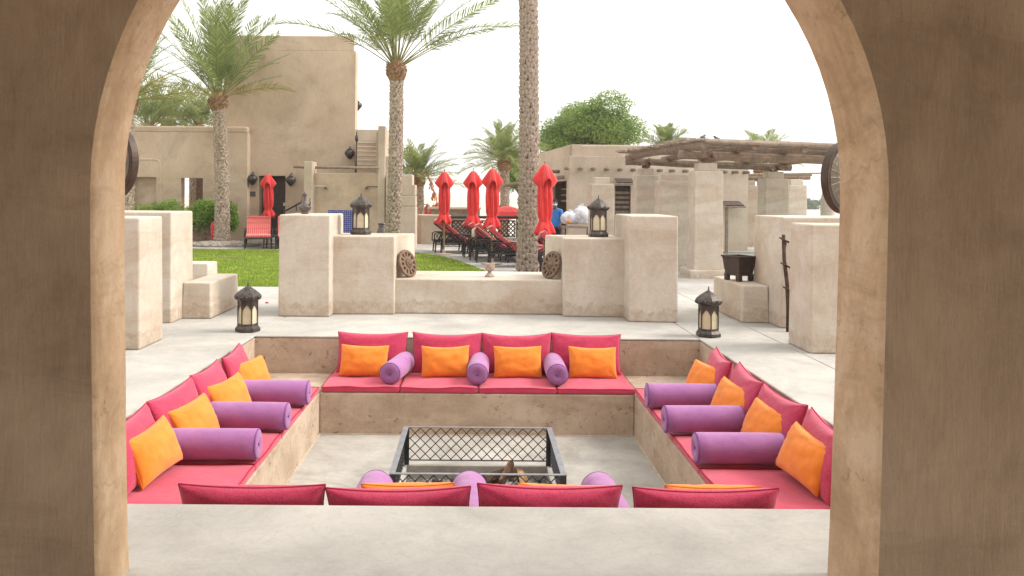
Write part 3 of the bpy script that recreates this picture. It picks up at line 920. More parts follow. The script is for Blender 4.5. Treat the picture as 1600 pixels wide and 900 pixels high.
# ================================================================== LANTERNS
def build_lantern(h=.61):
    root = thing('floor_lantern', 'hexagonal lantern', 'lantern')
    s = h/.61; n = 6
    def hexlathe(prof): 
        mb = MB(); mb.lathe([(r*s, z*s) for r, z in prof], n); return mb
    obj('base', hexlathe([(.150,0),(.158,.008),(.158,.042),(.150,.05),(.132,.075),(.130,.085),(.120,.088)]), M['bronze'], root, bevel=.002)
    br, zt, zb = .122*s, .40*s, .088*s
    ap = br*math.cos(PI/6)
    for k in range(n):
        a = 2*PI*k/n
        x, y = br*math.cos(a), br*math.sin(a)
        obj('post', MB().tube([(x,y,zb),(x,y,zt)], .0085*s, 6), M['bronze'], root)
        Mk = Matrix.Rotation(a+PI/6, 4, 'Z') @ Matrix.Translation((ap,0,0))
        wv = br*.5-.006*s
        g = MB().box((-.014*s,-wv,zb),(-.010*s,wv,zt-.01*s), Mk)
        obj('glass_pane', g, M['glass'], root)
        # cusped arch plate over the pane
        pts = [(-wv,zt),(-wv,zt-.135*s),(-wv*.86,zt-.128*s),(-wv*.78,zt-.105*s),(-wv*.55,zt-.10*s),(-wv*.42,zt-.078*s),(-wv*.16,zt-.072*s),(0,zt-.056*s),
               (wv*.16,zt-.072*s),(wv*.42,zt-.078*s),(wv*.55,zt-.10*s),(wv*.78,zt-.105*s),(wv*.86,zt-.128*s),(wv,zt-.135*s),(wv,zt)]
        m = len(pts)
        pb = MB()
        # split into quads against the top line so that the plate stays clean
        for i in range(1, m-2):
            (y0,z0),(y1,z1) = pts[i], pts[i+1]
            for xx in (-.006*s, .0): pb.add([(xx,y0,z0),(xx,y1,z1),(xx,y1,zt),(xx,y0,zt)], [(0,1,2,3)], Mk)
            pb.add([(-.006*s,y0,z0),(-.006*s,y1,z1),(0,y1,z1),(0,y0,z0)], [(0,1,2,3)], Mk)
        pl = obj('arched_plate', pb, M['bronze'], root)
        bottom = MB().box((-.010*s,-wv,zb),(.003*s,wv,zb+.012*s), Mk)
        obj('sill', bottom, M['bronze'], root)
    # hexagonal onion dome with embossed lobes
    dome = MB()
    prof = [(.118,.398),(.138,.402),(.150,.412),(.160,.430),(.162,.445),(.156,.462),(.142,.482),(.118,.504),(.088,.528),(.058,.550),(.032,.568),(.014,.580)]
    def lobes(q, z, r):
        w_ = abs(math.sin(3*q)); hexf = math.cos(PI/6)/math.cos((q % (PI/3)) - PI/6)
        return hexf*1.06 + .05*w_*(1 if z/s < .47 else .4)
    dome.lathe([(r*s, z*s) for r, z in prof], 36, None, lobes)
    d = obj('dome', dome, M['bronze'], root, smooth=False)
    emb = MB()
    for k in range(n):
        a = 2*PI*k/n+PI/6
        for q, z, rr in ((0,.44,.021),(-.2,.428,.011),(.2,.428,.011),(-.12,.46,.010),(.12,.46,.010),(-.3,.445,.008),(.3,.445,.008)):
            r0 = .156*s if z < .45 else .150*s
            c = (r0*math.cos(a+q), r0*math.sin(a+q), z*s)
            emb.ball(c, rr*s, 8, 5)
    obj('embossing', emb, M['bronze'], d)
    obj('finial', MB().lathe([(.012*s,.575*s),(.006*s,.585*s),(.013*s,.594*s),(.005*s,.604*s),(.008*s,.612*s),(.002*s,.632*s)], 10), M['iron'], root, smooth=True)
    return root
lan = build_lantern()
lan.location = (PX(389,10.52,520), 10.46, .002); lan.rotation_euler = (0,0,R(9))
lan['label'] = 'dark metal lantern with cream panes on the left far corner of the pit rim'
lan['group'] = 'hexagonal lanterns'
dup(lan, (PX(1106,10.38,525), 10.36, .002), R(30), 'dark metal lantern with cream panes on the right far corner of the pit rim')

# ================================================================== STEPPED GARDEN WALL beyond the pit
def batter(a, b, z0, z1, e=.012, ex=(0,0,0,0)):
    """upright block, slightly wider at the foot"""
    return MB().frustum((a[0]-e,a[1]-e),(b[0]+e,b[1]+e),a,b,z0,z1)
gw = thing('garden_wall', 'cream plastered garden wall stepping up to a tall pier at either end', 'wall', (0,12,0))
def gpart(name, poly, z1, e=0, mat='pier'):
    """poly in world x,y"""
    cx = sum(p[0] for p in poly)/len(poly); cy = sum(p[1] for p in poly)/len(poly)
    mb = MB(); n = len(poly)
    mb.add([(p[0]+(p[0]-cx)*.015, p[1]-12+(p[1]-cy)*.015, 0) for p in poly] + [(p[0], p[1]-12, z1) for p in poly],
           [list(range(n))[::-1], list(range(n,2*n))] + [(i,(i+1)%n,n+(i+1)%n,n+i) for i in range(n)])
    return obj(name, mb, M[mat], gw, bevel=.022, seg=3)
gpart('low_wall', [(-1.20,12.14),(1.28,12.14),(1.28,13.45),(-1.20,13.45)], .513)
gpart('block', [(-2.16,12.0),(-1.20,12.03),(-1.19,12.4),(-.97,12.95),(-2.16,12.95)], 1.15)
gpart('block', [(1.28,11.96),(2.16,11.92),(2.16,12.95),(1.08,12.95),(1.27,12.4)], 1.145)
gpart('pier', [(-2.83,11.75),(-2.10,11.75),(-2.08,12.80),(-2.83,12.80)], 1.46)
gpart('pier', [(2.15,11.50),(2.82,11.47),(2.82,12.75),(2.15,12.75)], 1.49)

PG = 'plastered piers along the terrace'
def pier(name, label, a, b, z1, cat='pier', group=PG, e=.014, bev=.022, z0=0):
    cx, cy = (a[0]+b[0])/2, (a[1]+b[1])/2
    mb = MB().frustum((a[0]-cx-e,a[1]-cy-e),(b[0]-cx+e,b[1]-cy+e),(a[0]-cx,a[1]-cy),(b[0]-cx,b[1]-cy),0,z1-z0)
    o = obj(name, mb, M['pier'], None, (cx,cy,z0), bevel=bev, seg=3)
    if cat: tag(o, label, cat, group)
    return o
pier('plaster_pier', 'cream plastered pier nearest the left jamb of the arch', (-5.0,9.17), (-3.77,9.84), 1.48)
pier('plaster_pier', 'taller cream pier behind the nearest left one, bench at its foot', (-5.9,11.06), (-4.12,11.9), 1.50)
pier('plaster_bench', 'low tan plastered bench block against the left piers', (-4.105,11.48), (-3.72,12.80), .506, 'bench', 'low plastered bench blocks')
pier('plaster_bench', 'small low plastered block on the lawn edge behind the left bench', (-5.4,14.9), (-4.88,15.45), .48, 'bench', 'low plastered bench blocks')
pier('plaster_pier', 'cream plastered pier nearest the right jamb of the arch', (3.79,9.27), (5.0,9.9), 1.46)
pier('plaster_pier', 'wide cream pier behind the wooden pole on the right', (4.12,11.06), (6.1,12.15), 1.50)
pier('plaster_bench', 'low cream plastered bench block on the right carrying the dark trough', (3.74,11.5), (4.10,12.9), .52, 'bench', 'low plastered bench blocks')

# lanterns on the blocks
dup(lan, (PX(564,12.45,335), 12.45, 1.152), R(4), 'dark metal lantern on the left block of the garden wall')
dup(lan, (PX(935,12.4,335), 12.4, 1.147), R(34), 'dark metal lantern on the right block of the garden wall')

# ewer on the left tall pier
ew = thing('ewer', 'dark metal ewer with long neck and thin handle on the left tall pier', 'jug', (PX(476.5,12.2,320), 12.2, 1.462))
obj('body', MB().lathe([(.055,0),(.058,.008),(.042,.022),(.05,.032),(.082,.06),(.096,.09),(.090,.118),(.062,.142),(.036,.165),(.024,.195),(.020,.235),(.024,.262),(.034,.275),(.028,.285)], 28), M['clay'], ew, smooth=True)
obj('lid', MB().lathe([(.030,.285),(.034,.292),(.022,.306),(.010,.314),(.013,.324),(.004,.334)], 20), M['clay'], ew, smooth=True)
obj('handle', MB().tube([(-.06,0,.13),(-.075,0,.16),(-.058,0,.21),(-.052,0,.255),(-.045,0,.285),(-.022,0,.283)], .0065, 8), M['clay'], ew, smooth=True)
obj('spout', MB().tube([(.07,0,.115),(.10,0,.16),(.088,0,.2),(.10,0,.235)], [.016,.011,.008,.009], 8), M['clay'], ew, smooth=True)
ew.rotation_euler = (0,0,R(-25)); ew.scale = (.98,.98,1.0)

# goblet on the low wall
gb = thing('stone_goblet', 'small pale stone goblet standing on the low wall', 'goblet', (PX(765,12.55,430), 12.55, .514))
obj('cup', MB().lathe([(.028,.085),(.05,.098),(.068,.115),(.074,.15),(.070,.175),(.074,.196),(.078,.205),(.062,.205),(.056,.15)], 16, None, lambda q,z,r: 1+.04*math.cos(8*q)), M['palestone'], gb, smooth=True)
obj('foot', MB().lathe([(.072,0),(.074,.012),(.064,.028),(.040,.05),(.028,.07),(.030,.088)], 16, None, lambda q,z,r: 1+.03*math.cos(8*q)), M['palestone'], gb, smooth=True)

# carved wheel discs
def build_disc():
    root = thing('carved_wheel', 'disc', 'stone wheel')
    r, n = .215, 12
    T = Matrix.Rotation(R(90), 4, 'X')
    rim = MB(); prof = [(r*.80,-.018),(r*.98,-.020),(r,-.012),(r,.012),(r*.98,.02),(r*.80,.018)]
    m = 48
    for k in range(m):
        a = 2*PI*k/m
        for rr, y in prof: rim.v.append(Vector((rr*math.cos(a), y, rr*math.sin(a))))
    for k in range(m):
        for i in range(6): rim.f.append([k*6+i, k*6+(i+1)%6, ((k+1)%m)*6+(i+1)%6, ((k+1)%m)*6+i])
    obj('rim', rim, M['stonewheel'], root)
    obj('hub', MB().lathe([(.115,-.016),(.112,.016),(.075,.022),(.068,.040),(.050,.050),(.046,.038),(.030,.055),(.012,.066),(.001,.068)], 28, T), M['stonewheel'], root, smooth=False)
    for k in range(n):
        a = 2*PI*(k+.5)/n
        obj('spoke', MB().box((.108,-.014,-.018),(r*.82,.016,.018), Matrix.Rotation(a, 4, 'Y')), M['stonewheel'], root)
    obj('backing', MB().lathe([(r*.93,.0),(r*.93,.012),(.001,.012)], 32, Matrix.Rotation(R(-90), 4, 'X')), M['bark'], root)
    return root
dk = build_disc()
# front face looks along -Y locally; lean back so that the foot stands on the wall
def place_disc(o, x, y, yaw, label):
    lean = R(18)
    o.matrix_world = Matrix.Translation((x, y, .513+.205*math.cos(lean)+.012)) @ Matrix.Rotation(yaw, 4, 'Z') @ Matrix.Rotation(-lean, 4, 'X')
    o['label'] = label
place_disc(dk, -1.04, 12.40, R(60), 'carved brown wheel disc leaning on the left block of the low wall')
dk['group'] = 'carved wheel discs on the low wall'
dk2 = dup(dk, (0,0,0)); place_disc(dk2, 1.13, 12.36, R(-60), 'carved brown wheel disc leaning on the right block of the low wall')

# dark trough on the right bench
tr = thing('wooden_trough', 'dark brown wooden trough on short legs on the right bench block', 'trough', (3.915,12.22,.522), R(20))
w_, d_ = .155, .20
obj('body', MB().frustum((-w_*.78,-d_*.80),(w_*.78,d_*.80),(-w_,-d_),(w_,d_),.08,.345), M['darkwood'], tr, bevel=.006)
for x0,y0,x1,y1 in ((-w_-.012,-d_-.012,w_+.012,-d_+.02),(-w_-.012,d_-.02,w_+.012,d_+.012),(-w_-.012,-d_+.0205,-w_+.02,d_-.0205),(w_-.02,-d_+.0205,w_+.012,d_-.0205)):
    obj('rim', MB().box((x0,y0,.346),(x1,y1,.372)), M['darkwood'], tr, bevel=.003)
for sx in (-1,1):
    for sy in (-1,1):
        cx, cy = sx*w_*.66, sy*d_*.70
        obj('leg', MB().box((cx-.03,cy-.035,0),(cx+.03,cy+.035,.105)), M['darkwood'], tr, bevel=.004)

# notched wooden pole leaning on the right pier
pl = thing('notched_pole', 'crooked dark wooden pole with notched steps leaning on the right pier', 'pole', (PX(1231,10.75,515), 10.75, 0))
top = Vector((.03,.26,1.26))
pts = [Vector((0,0,0)), Vector((.028,.07,.32)), Vector((.035,.13,.62)), Vector((.018,.19,.92)), top]
obj('shaft', MB().tube(pts, [.024,.028,.027,.026,.024], 8), M['bark'], pl, smooth=True)
for k, t in enumerate((.44,.70,.95)):
    i = min(int(t*4), 3); p = pts[i].lerp(pts[i+1], t*4-i)
    obj('rung', MB().tube([p+Vector((-.07,-.035,.035)), p+Vector((.06,-.03,-.03))], [.011,.015], 6), M['bark'], pl)
obj('crook', MB().tube([top+Vector((.0,0,-.02)), top+Vector((.03,-.02,-.12)), top+Vector((.012,-.02,-.2))], [.012,.009,.006], 6), M['bark'], pl)

# ================================================================== PALMS
def frond_mesh(L, droop, seed, nl=40, lw=.021, ll=.46, bare=.16):
    rnd = random.Random(seed)
    mb = MB(); pts = []
    a = 0.0; p = Vector((0,0,0)); N = 14
    side = rnd.uniform(-.12,.12)
    for i in range(N+1):
        pts.append(p.copy())
        t = i/N
        a = -droop*t**1.7
        p += Vector((math.cos(a), side*t, math.sin(a))) * (L/N)
    rad = [.020*(1-.85*i/N)+.002 for i in range(N+1)]
    mb.tube(pts, rad, 4)
    nr = len(mb.f)
    for k in range(nl):
        t = bare + (1-bare)*(k+rnd.random()*.6)/nl
        f = t*N; i = min(int(f), N-1); b = pts[i].lerp(pts[i+1], f-i)
        tg = (pts[i+1]-pts[i]).normalized()
        lat = Vector((0,1,0)); up = tg.cross(lat).normalized()*-1
        if up.z < 0: up = -up
        size = ll*(.55+.6*math.sin(PI*min(t*1.02,1)**.8))*(1 if t < .9 else .75)
        for s in (1,-1):
            if rnd.random() < .05: continue
            fw = .55+.55*t+rnd.uniform(-.12,.12)
            d = (lat*s*(1.0-.35*t) + tg*fw + up*rnd.uniform(.10,.50)).normalized()
            wv = (d.cross(up)).normalized()*lw*.5
            m_ = b + d*size*.55 + Vector((0,0,-.02*size)); e_ = b + d*size*rnd.uniform(.85,1.1) + Vector((0,0,-.22*size*rnd.uniform(.4,1.4)))
            q = len(mb.v)
            mb.v += [b-wv*.6, b+wv*.6, m_+wv, m_-wv, e_]
            mb.f += [[q,q+1,q+2,q+3],[q+3,q+2,q+4]]
    me = bpy.data.meshes.new('frond'); me.from_pydata([tuple(v) for v in mb.v], [], mb.f)
    me.materials.append(M['frond']); me.materials.append(M['rachis'])
    for k, pgn in enumerate(me.polygons): pgn.material_index = 1 if k < nr else 0
    return me
def yellowed(me):
    m2 = me.copy(); m2.materials[0] = M['frondyel']; return m2
FR = {}
def frond_set(L, n=6, nl=40, lw=.024, seed=0, ll=.46, droop=(.35,.95), bare=.16):
    key = (L, nl)
    if key not in FR:
        FR[key] = [frond_mesh(L*(.88+.2*random.Random(seed+i).random()), droop[0]+droop[1]*random.Random(seed*3+i).random(), seed*17+i, nl, lw, ll, bare) for i in range(n)]
    return FR[key]
def scale_mesh(wd, ht, out):
    """one cut leaf base: a wedge that stands off the trunk at its upper rim"""
    v = [(-wd*.28,-.012,0),(wd*.28,-.012,0),(wd*.5,-.012,ht*.62),(wd*.34,-.012,ht),(-wd*.34,-.012,ht),(-wd*.5,-.012,ht*.62),
         (-wd*.12,out*.25,ht*.08),(wd*.12,out*.25,ht*.08),(wd*.40,out*.75,ht*.66),(wd*.24,out,ht*.95),(-wd*.24,out,ht*.95),(-wd*.40,out*.75,ht*.66)]
    f = [(0,1,7,6),(1,2,8,7),(2,3,9,8),(3,4,10,9),(4,5,11,10),(5,0,6,11),(6,7,8,11),(11,8,9,10)]
    return v, f
def palm(label, base, top, r0, r1, nf, L, singles=0, rows=.13, group='date palms in the garden', elev=(5,82), boot=True, crown=True, nl=40, lw=.024, seed=1, detail=True, zvis=99, scale_out=.035, yel=1, ll=.46, droop=(.35,.95), bare=.16, tall=False):
    rnd = random.Random(seed)
    base, top = Vector(base), Vector(top)
    root = thing('date_palm', label, 'palm tree', base, 0, group)
    d = top - base; H = d.length
    def axis(t):
        bend = math.sin(PI*t)*.05
        return Vector((d.x*t+bend, d.y*t, d.z*t))
    def rad(t): return (r0+(r1-r0)*t)*(1+.22*max(0,1-t*9)**2)
    N = 36
    obj('trunk', MB().tube([axis(i/N) for i in range(N+1)], [rad(i/N)*(1+.015*rnd.uniform(-1,1)) for i in range(N+1)], 16), M['trunkdark'], root, smooth=True)
    if detail:
        per = 9 if singles else 11
        wd = 2*PI*r0/per*1.16
        v, f = scale_mesh(wd, rows*1.45, scale_out)
        smb = MB(); smb.add(v, f); sme = [mesh_of('leaf_base', smb)]
        for q in range(3):
            m2 = MB(); m2.add([(x*(1+.15*rnd.uniform(-1,1)), y*(1+.5*rnd.uniform(-.6,1)), z*(1+.12*rnd.uniform(-1,1))) for x,y,z in v], f); sme.append(mesh_of('leaf_base', m2))
        for m2 in sme: m2.materials.append(M['trunk'])
        rest = MB(); ns_ = 0
        nrow = int(H*.97/rows)
        for j in range(nrow):
            t = j/nrow; z0 = axis(t)
            for k in range(per):
                a = 2*PI*(k+(.5 if j % 2 else 0)+rnd.uniform(-.1,.1))/per
                rr = rad(t+.5*rows/H)
                Mx = Matrix.Translation(z0 + Vector((math.cos(a)*rr*.985, math.sin(a)*rr*.985, rnd.uniform(-.015,.015)))) @ Matrix.Rotation(a-PI/2, 4, 'Z') @ Matrix.Rotation(R(rnd.uniform(-7,7)), 4, 'Y') @ Matrix.Scale(rnd.uniform(.88,1.12), 4)
                vis = math.sin(a) < .25 and z0.z+base.z < zvis
                if singles and vis and ns_ < singles:
                    o = bpy.data.objects.new('leaf_base', rnd.choice(sme)); C.objects.link(o); o.parent = root; o.matrix_local = Mx; ns_ += 1
                else:
                    vv = [(x*(1+.12*rnd.uniform(-1,1)), y*(1+.4*rnd.uniform(-1,1)), z) for x,y,z in v]
                    rest.add(vv, f, Mx)
        kind(obj('leaf_base_mass', rest, M['trunk'], root), 'stuff')
    tp = axis(1)
    if boot:
        b = MB()
        hb = .62
        b.lathe([(r1*.9,-.55*hb),(r1*1.25,-.40*hb),(r1*1.62,-.10*hb),(r1*1.55,.15*hb),(r1*1.15,.40*hb),(r1*.5,.62*hb)], 20, Matrix.Translation(tp), lambda q,z,r: 1+.08*math.sin(7*q+z*20))
        for k in range(230):
            a = rnd.uniform(0, 2*PI); z = rnd.uniform(-.38,.30)*hb
            rr = r1*(1.5-.9*abs(z/hb)); p = tp + Vector((math.cos(a)*rr, math.sin(a)*rr, z))
            b.tube([p, p+Vector((math.cos(a)*.07+rnd.uniform(-.03,.03), math.sin(a)*.07, rnd.uniform(.02,.16)))], [.016,.005], 4)
        obj('crown_boot', b, M['boot'], root)
    if crown:
        fs = frond_set(L, 6, nl, lw, seed, ll, droop, bare); yl = None
        for k in range(nf):
            u = (k+.5)/nf
            a = k*2.39996 + rnd.uniform(-.2,.2)
            e = R(elev[0] + (elev[1]-elev[0])*u**.85 + rnd.uniform(-6,6))
            me = rnd.choice(fs)
            if yel and k < yel:
                me = yellowed(me)
            o = bpy.data.objects.new('frond', me); C.objects.link(o); o.parent = root
            sc = (1-.22*u) if not tall else (.85+.25*u)
            o.matrix_local = Matrix.Translation(tp + Vector((math.cos(a)*r1*.5, math.sin(a)*r1*.5, .12+.22*u))) @ Matrix.Rotation(a, 4, 'Z') @ Matrix.Rotation(-e, 4, 'Y') @ Matrix.Rotation(R(rnd.uniform(-40,40)), 4, 'X') @ Matrix.Scale(sc, 4)
    return root
# the bare tall trunk, the middle palm and the left palm
palm('tall bare palm trunk with big scaly leaf bases, right of the red parasols', P(824,423,19.2).xy.to_3d()+Vector((0,0,-.02)), (PX(822,19.2,0)-.02, 19.2, 9.2), .205, .178, 30, 3.6, singles=300, rows=.125, seed=4, elev=(20,85), zvis=6.6, scale_out=.045)
palm('slim date palm with spread feathery crown and fibrous boot in front of the stairs', (PX(612,25,360), 25, -.02), (PX(619.5,25,110), 25, PZ(619,112,25)), .205, .185, 40, 4.2, rows=.105, seed=7, elev=(26,86), yel=0, droop=(.25,.65), bare=.26, nl=56, ll=.5, lw=.03)
palm('sturdy date palm with bushy light green crown beside the left building', (PX(347,28,385), 28, -.02), (PX(341,28,160), 28, PZ(341,160,28)), .24, .19, 33, 3.35, rows=.11, seed=9, elev=(20,88), yel=2, ll=.5, droop=(.3,.6), nl=50, lw=.03, tall=True)
palm('date palm half hidden behind the left jamb of the arch with yellowed fronds', (PX(192,25,390), 25, -.02), (PX(196,25,150), 25, PZ(196,165,25)), .25, .22, 40, 2.7, rows=.14, seed=12, elev=(6,80), yel=6)
palm('small palm with orange fruit stalks right of the stepped wall', P(655,300,36).xy.to_3d()+Vector((0,0,-1.0)), (PX(655,36,275), 36, PZ(655,283,36)), .17, .15, 40, 2.0, rows=.16, seed=14, elev=(0,85), nl=34, lw=.03, detail=True, yel=1, group='date palms behind the buildings')
palm('low wide palm with arching fronds behind the red parasols', P(787,300,40).xy.to_3d()+Vector((0,0,-1.2)), (PX(788,40,255), 40, PZ(788,258,40)), .22, .2, 50, 2.3, rows=.16, seed=15, elev=(-12,85), nl=38, lw=.032, yel=2, group='date palms behind the buildings')
for k, (px, py, Y, lb) in enumerate(((232,205,37,'leftmost palm crown showing above the roof of the low left building'),(262,200,41,'middle palm crown showing above the roof of the low left building'),(308,205,38,'palm crown above the low left building nearest the tall tower'))):
    palm(lb, (PX(px,Y), Y, -1.2), (PX(px,Y), Y, PZ(px,py,Y)), .24, .22, 36, 2.7, rows=.2, seed=20+k, elev=(4,86), nl=36, lw=.03, detail=False, group='date palms behind the buildings')
palm('palm trunk seen through the opening of the low left building', (PX(299,35), 35, -.6), (PX(299,35), 35, 3.6), .12, .12, 14, 2.0, rows=.14, seed=31, crown=False, boot=False, group='date palms behind the buildings')
palm('palm top showing above the flat roof left of the pergola', (PX(1040,42), 42, -1.4), (PX(1040,42), 42, PZ(1040,237,42)), .22, .22, 26, 1.5, seed=33, elev=(15,88), nl=30, lw=.035, detail=False, group='date palms behind the buildings')
palm('palm top showing above the wooden pergola on the right', (PX(1190,34), 34, -.6), (PX(1190,34), 34, PZ(1190,268,34)), .22, .2, 30, 1.9, seed=34, elev=(20,88), nl=30, lw=.03, detail=False, group='date palms behind the buildings')
fr = bpy.data.objects['date_palm.004']
for k, (dx, dz) in enumerate(((-.45,-.25),(-.3,-.1),(.42,-.35),(.5,-.75),(.36,.0))):
    mb = MB(); tp = Vector((0,0,PZ(655,283,36)+1.0))
    tip = tp + Vector((dx*1.6,-.3,dz*1.2))
    mb.tube([tp, tp+Vector((dx*.8,-.2,.28)), tip], [.03,.03,.02], 5)
    for j in range(16):
        q = random.Random(k*50+j); mb.tube([tip, tip+Vector((q.uniform(-.14,.14),q.uniform(-.12,.12),-q.uniform(.15,.45)))], [.012,.022], 4)
    obj('fruit_stalk', mb, simple('date_stalk', (.50,.22,.09,1), .7), fr)

# ================================================================== TREES, HEDGE, SHRUBS
def leaf_cloud(name, mat, parent, blobs, n, size, seed, aspect=.45, shell=.55, loc=(0,0,0), kd=None):
    rnd = random.Random(seed); mb = MB()
    tot = sum(b[1][0]*b[1][1]*b[1][2] for b in blobs)
    for c, r in blobs:
        m = int(n*(r[0]*r[1]*r[2])/tot)
        for _ in range(m):
            d = Vector((rnd.gauss(0,1), rnd.gauss(0,1), rnd.gauss(0,1))).normalized()
            q = shell + (1-shell)*rnd.random()**.6
            q *= 1 + .22*noise.noise(Vector((d.x*2.6+c[0], d.y*2.6, d.z*2.6+c[2])))
            p = Vector((c[0]+d.x*r[0]*q, c[1]+d.y*r[1]*q, c[2]+d.z*r[2]*q))
            ax = Vector((rnd.gauss(0,1), rnd.gauss(0,1), rnd.gauss(0,.7)-.3)).normalized()
            u = (ax + d*.5).normalized(); v = u.cross(Vector((rnd.gauss(0,1), rnd.gauss(0,1), rnd.gauss(0,1)))).normalized()
            s = size*rnd.uniform(.6,1.35)
            b = len(mb.v)
            mb.v += [p-u*s, p+v*s*aspect*.5, p+u*s, p-v*s*aspect*.5]
            mb.f.append([b,b+1,b+2,b+3])
    me = bpy.data.meshes.new(name); me.from_pydata([tuple(v) for v in mb.v], [], mb.f)
    o = obj(name, me, M[mat], parent, loc)
    return o
def broad_tree(label, x, y, z0, h, rx, n, seed, group):
    rnd = random.Random(seed)
    t = thing('leafy_tree', label, 'tree', (x,y,z0), 0, group)
    tops = []
    mb = MB()
    mb.tube([(0,0,0),(.1,.05,h*.2),(.05,0,h*.42)], [.28,.22,.18], 8)
    blobs = []
    for k in range(15):
        a = k*2.4; rr = rx*math.sqrt((k+.5)/15)*.78
        c = (math.cos(a)*rr, math.sin(a)*rr*.8, h*(.50+.34*(1-(rr/rx)**2)+rnd.uniform(-.14,.08)))
        s = rx*rnd.uniform(.32,.48)
        blobs.append((c, (s*1.15, s*1.1, s*.85)))
        mb.tube([(.05,0,h*.4), (c[0]*.5,c[1]*.5,h*.5+(c[2]-h*.5)*.4), c], [.10,.06,.02], 5)
    obj('trunk', mb, M['treebark'], t)
    leaf_cloud('crown', 'leaf', t, blobs, n, .11, seed, .5, .3)
    return t
broad_tree('big light green tree with dense round crown behind the flat roofed building', PX(918,46), 46, -1.4, PZ(918,126,46)+1.4, 2.85, 32000, 3, 'green trees behind the buildings')
broad_tree('smaller light green tree beside the low wide palm', PX(818,47), 47, -1.4, PZ(818,195,47)+1.2, 1.6, 9000, 8, 'green trees behind the buildings')
hd = thing('hedge', 'clipped green hedge under the openings of the low left building', 'hedge', (PX(255,28.8), 28.8, -.02))
leaf_cloud('foliage', 'hedge', hd, [((x*.55-1.9, .1*math.sin(x*3), .95+.12*math.sin(x*2.1)), (.45,.45,.55)) for x in range(8)], 9000, .07, 5, .5, .3)
obj('stem', MB().box((-1.9,-.15,0),(2.1,.15,.9)), M['soil'], hd)
for k, (px, Y, hh, rr, lb) in enumerate(((322,28.9,1.62,.5,'leafy green shrub left of the sturdy palm trunk'),(356,28.7,1.5,.32,'leafy green shrub right of the sturdy palm trunk'))):
    s = thing('garden_shrub', lb, 'shrub', (PX(px,Y), Y, -.02), 0, 'green shrubs around the palm trunk')
    leaf_cloud('foliage', 'hedge', s, [((0,0,hh*.68),(rr,rr,hh*.34)),((-.2,.1,hh*.5),(rr*.7,rr*.7,hh*.22)),((.22,-.1,hh*.58),(rr*.7,rr*.7,hh*.3))], 2600, .075, 50+k, .5, .25)
    st = MB()
    for q in range(7):
        a = q*.9; st.tube([(0,0,0),(math.cos(a)*.12,math.sin(a)*.12,hh*.35),(math.cos(a)*.3,math.sin(a)*.3,hh*.75)], [.02,.015,.008], 5)
    obj('stem', st, M['treebark'], s)
kind(obj('planting_bed', MB().lathe([(2.4,-.0),(2.3,.05),(1.6,.1),(.01,.14)], 28, Matrix.Translation((PX(300,28.6), 28.6, -.03)) @ Matrix.Diagonal((1.25,.5,1,1))), M['soil'], smooth=True), 'structure')
kind(obj('gravel_ring', MB().lathe([(1.0,0),(.9,.07),(.5,.14),(.01,.17)], 28, Matrix.Translation((PX(347,27.6), 27.75, -.02)) @ Matrix.Diagonal((1.15,.8,1,1))), M['gravel'], smooth=True), 'structure')
rg = random.Random(8); gm = MB()
for k in range(500):
    a = rg.uniform(0,2*PI); r = rg.uniform(.3,1.1)
    gm.ball((PX(347,27.6)+math.cos(a)*r*1.15, 27.75+math.sin(a)*r*.8, .04+.1*(1.1-r)), rg.uniform(.02,.05), 5, 4)
kind(obj('gravel', gm, M['gravel']), 'stuff')
rp = thing('red_bollard', 'narrow bright red bollard standing at the shrub beside the palm trunk', 'bollard', (PX(334,28.2), 28.2, .02))
obj('body', MB().lathe([(.085,0),(.085,.66),(.06,.72),(.01,.74)], 16), M['umb'], rp, smooth=True)
obj('base', MB().lathe([(.12,-.01),(.12,.02),(.086,.03)], 16), M['iron'], rp)
far = leaf_cloud('far_wood', 'farwood', None, [((x, 232+random.Random(x).uniform(-4,4), -1.2), (6,4,random.Random(x*3).uniform(1.5,3.6))) for x in range(60,230,5)], 9000, .8, 77, .7, .5)
kind(far, 'stuff')

# ================================================================== BUILDINGS
def wbox(mb, x0, x1, y0, y1, z0, z1): return mb.box((x0,y0,z0),(x1,y1,z1))
# --- tall tower block with the doorway
TX0, TX1, TY, TZ = PX(348,30.4), PX(554,30.4), 30.4, PZ(552,56,30.4)
tower = thing('tower_building', 'tall plain tan plastered tower block with dark doorway at its foot', 'building', (0,0,0))
dx0, dx1, dz = PX(404,30.4), PX(446,30.4), PZ(425,274.5,30.4)
gz = PZ(450,79,30.4)
t = MB()
wbox(t, TX0, dx0, TY, TY+.6, -.1, gz); 
obj('wall', t, M['bldg'], tower)
obj('wall', wbox(MB(), dx1, TX1, TY, TY+.6, -.1, gz), M['bldg'], tower)
obj('wall', wbox(MB(), dx0, dx1, TY, TY+.6, dz, gz), M['bldg'], tower)
# the side wall beyond the front runs slightly inwards, as the block is not square
TXB = -6.05
obj('wall', MB().prism([(TX0,TY+.6),(TX1-.03,TY+.6),(TXB,TY+8),(TX0,TY+8)], -.1, gz), M['bldg'], tower)
obj('parapet', MB().prism([(TX0-.03,TY+.03),(TX1-.05,TY+.03),(TXB-.05,TY+8),(TX0-.03,TY+8)], gz, TZ), M['bldg'], tower, bevel=.03)
dr = obj('door', wbox(MB(), dx0, dx1, TY+.52, TY+.597, -.02, dz-.01), M['darkwood'], tower)
obj('handle', MB().tube([(dx1-.16,TY+.48,1.0),(dx1-.16,TY+.48,1.2)], .015, 6), M['steel'], dr)
obj('step', wbox(MB(), dx0-.25, dx1+1.2, TY-.9, TY-.004, -.03, .14), M['paving'], tower, bevel=.01)
obj('switch_box', wbox(MB(), dx1-.16, dx1-.04, TY+.35, TY+.50, 1.30, 1.42), M['pipe'], tower)
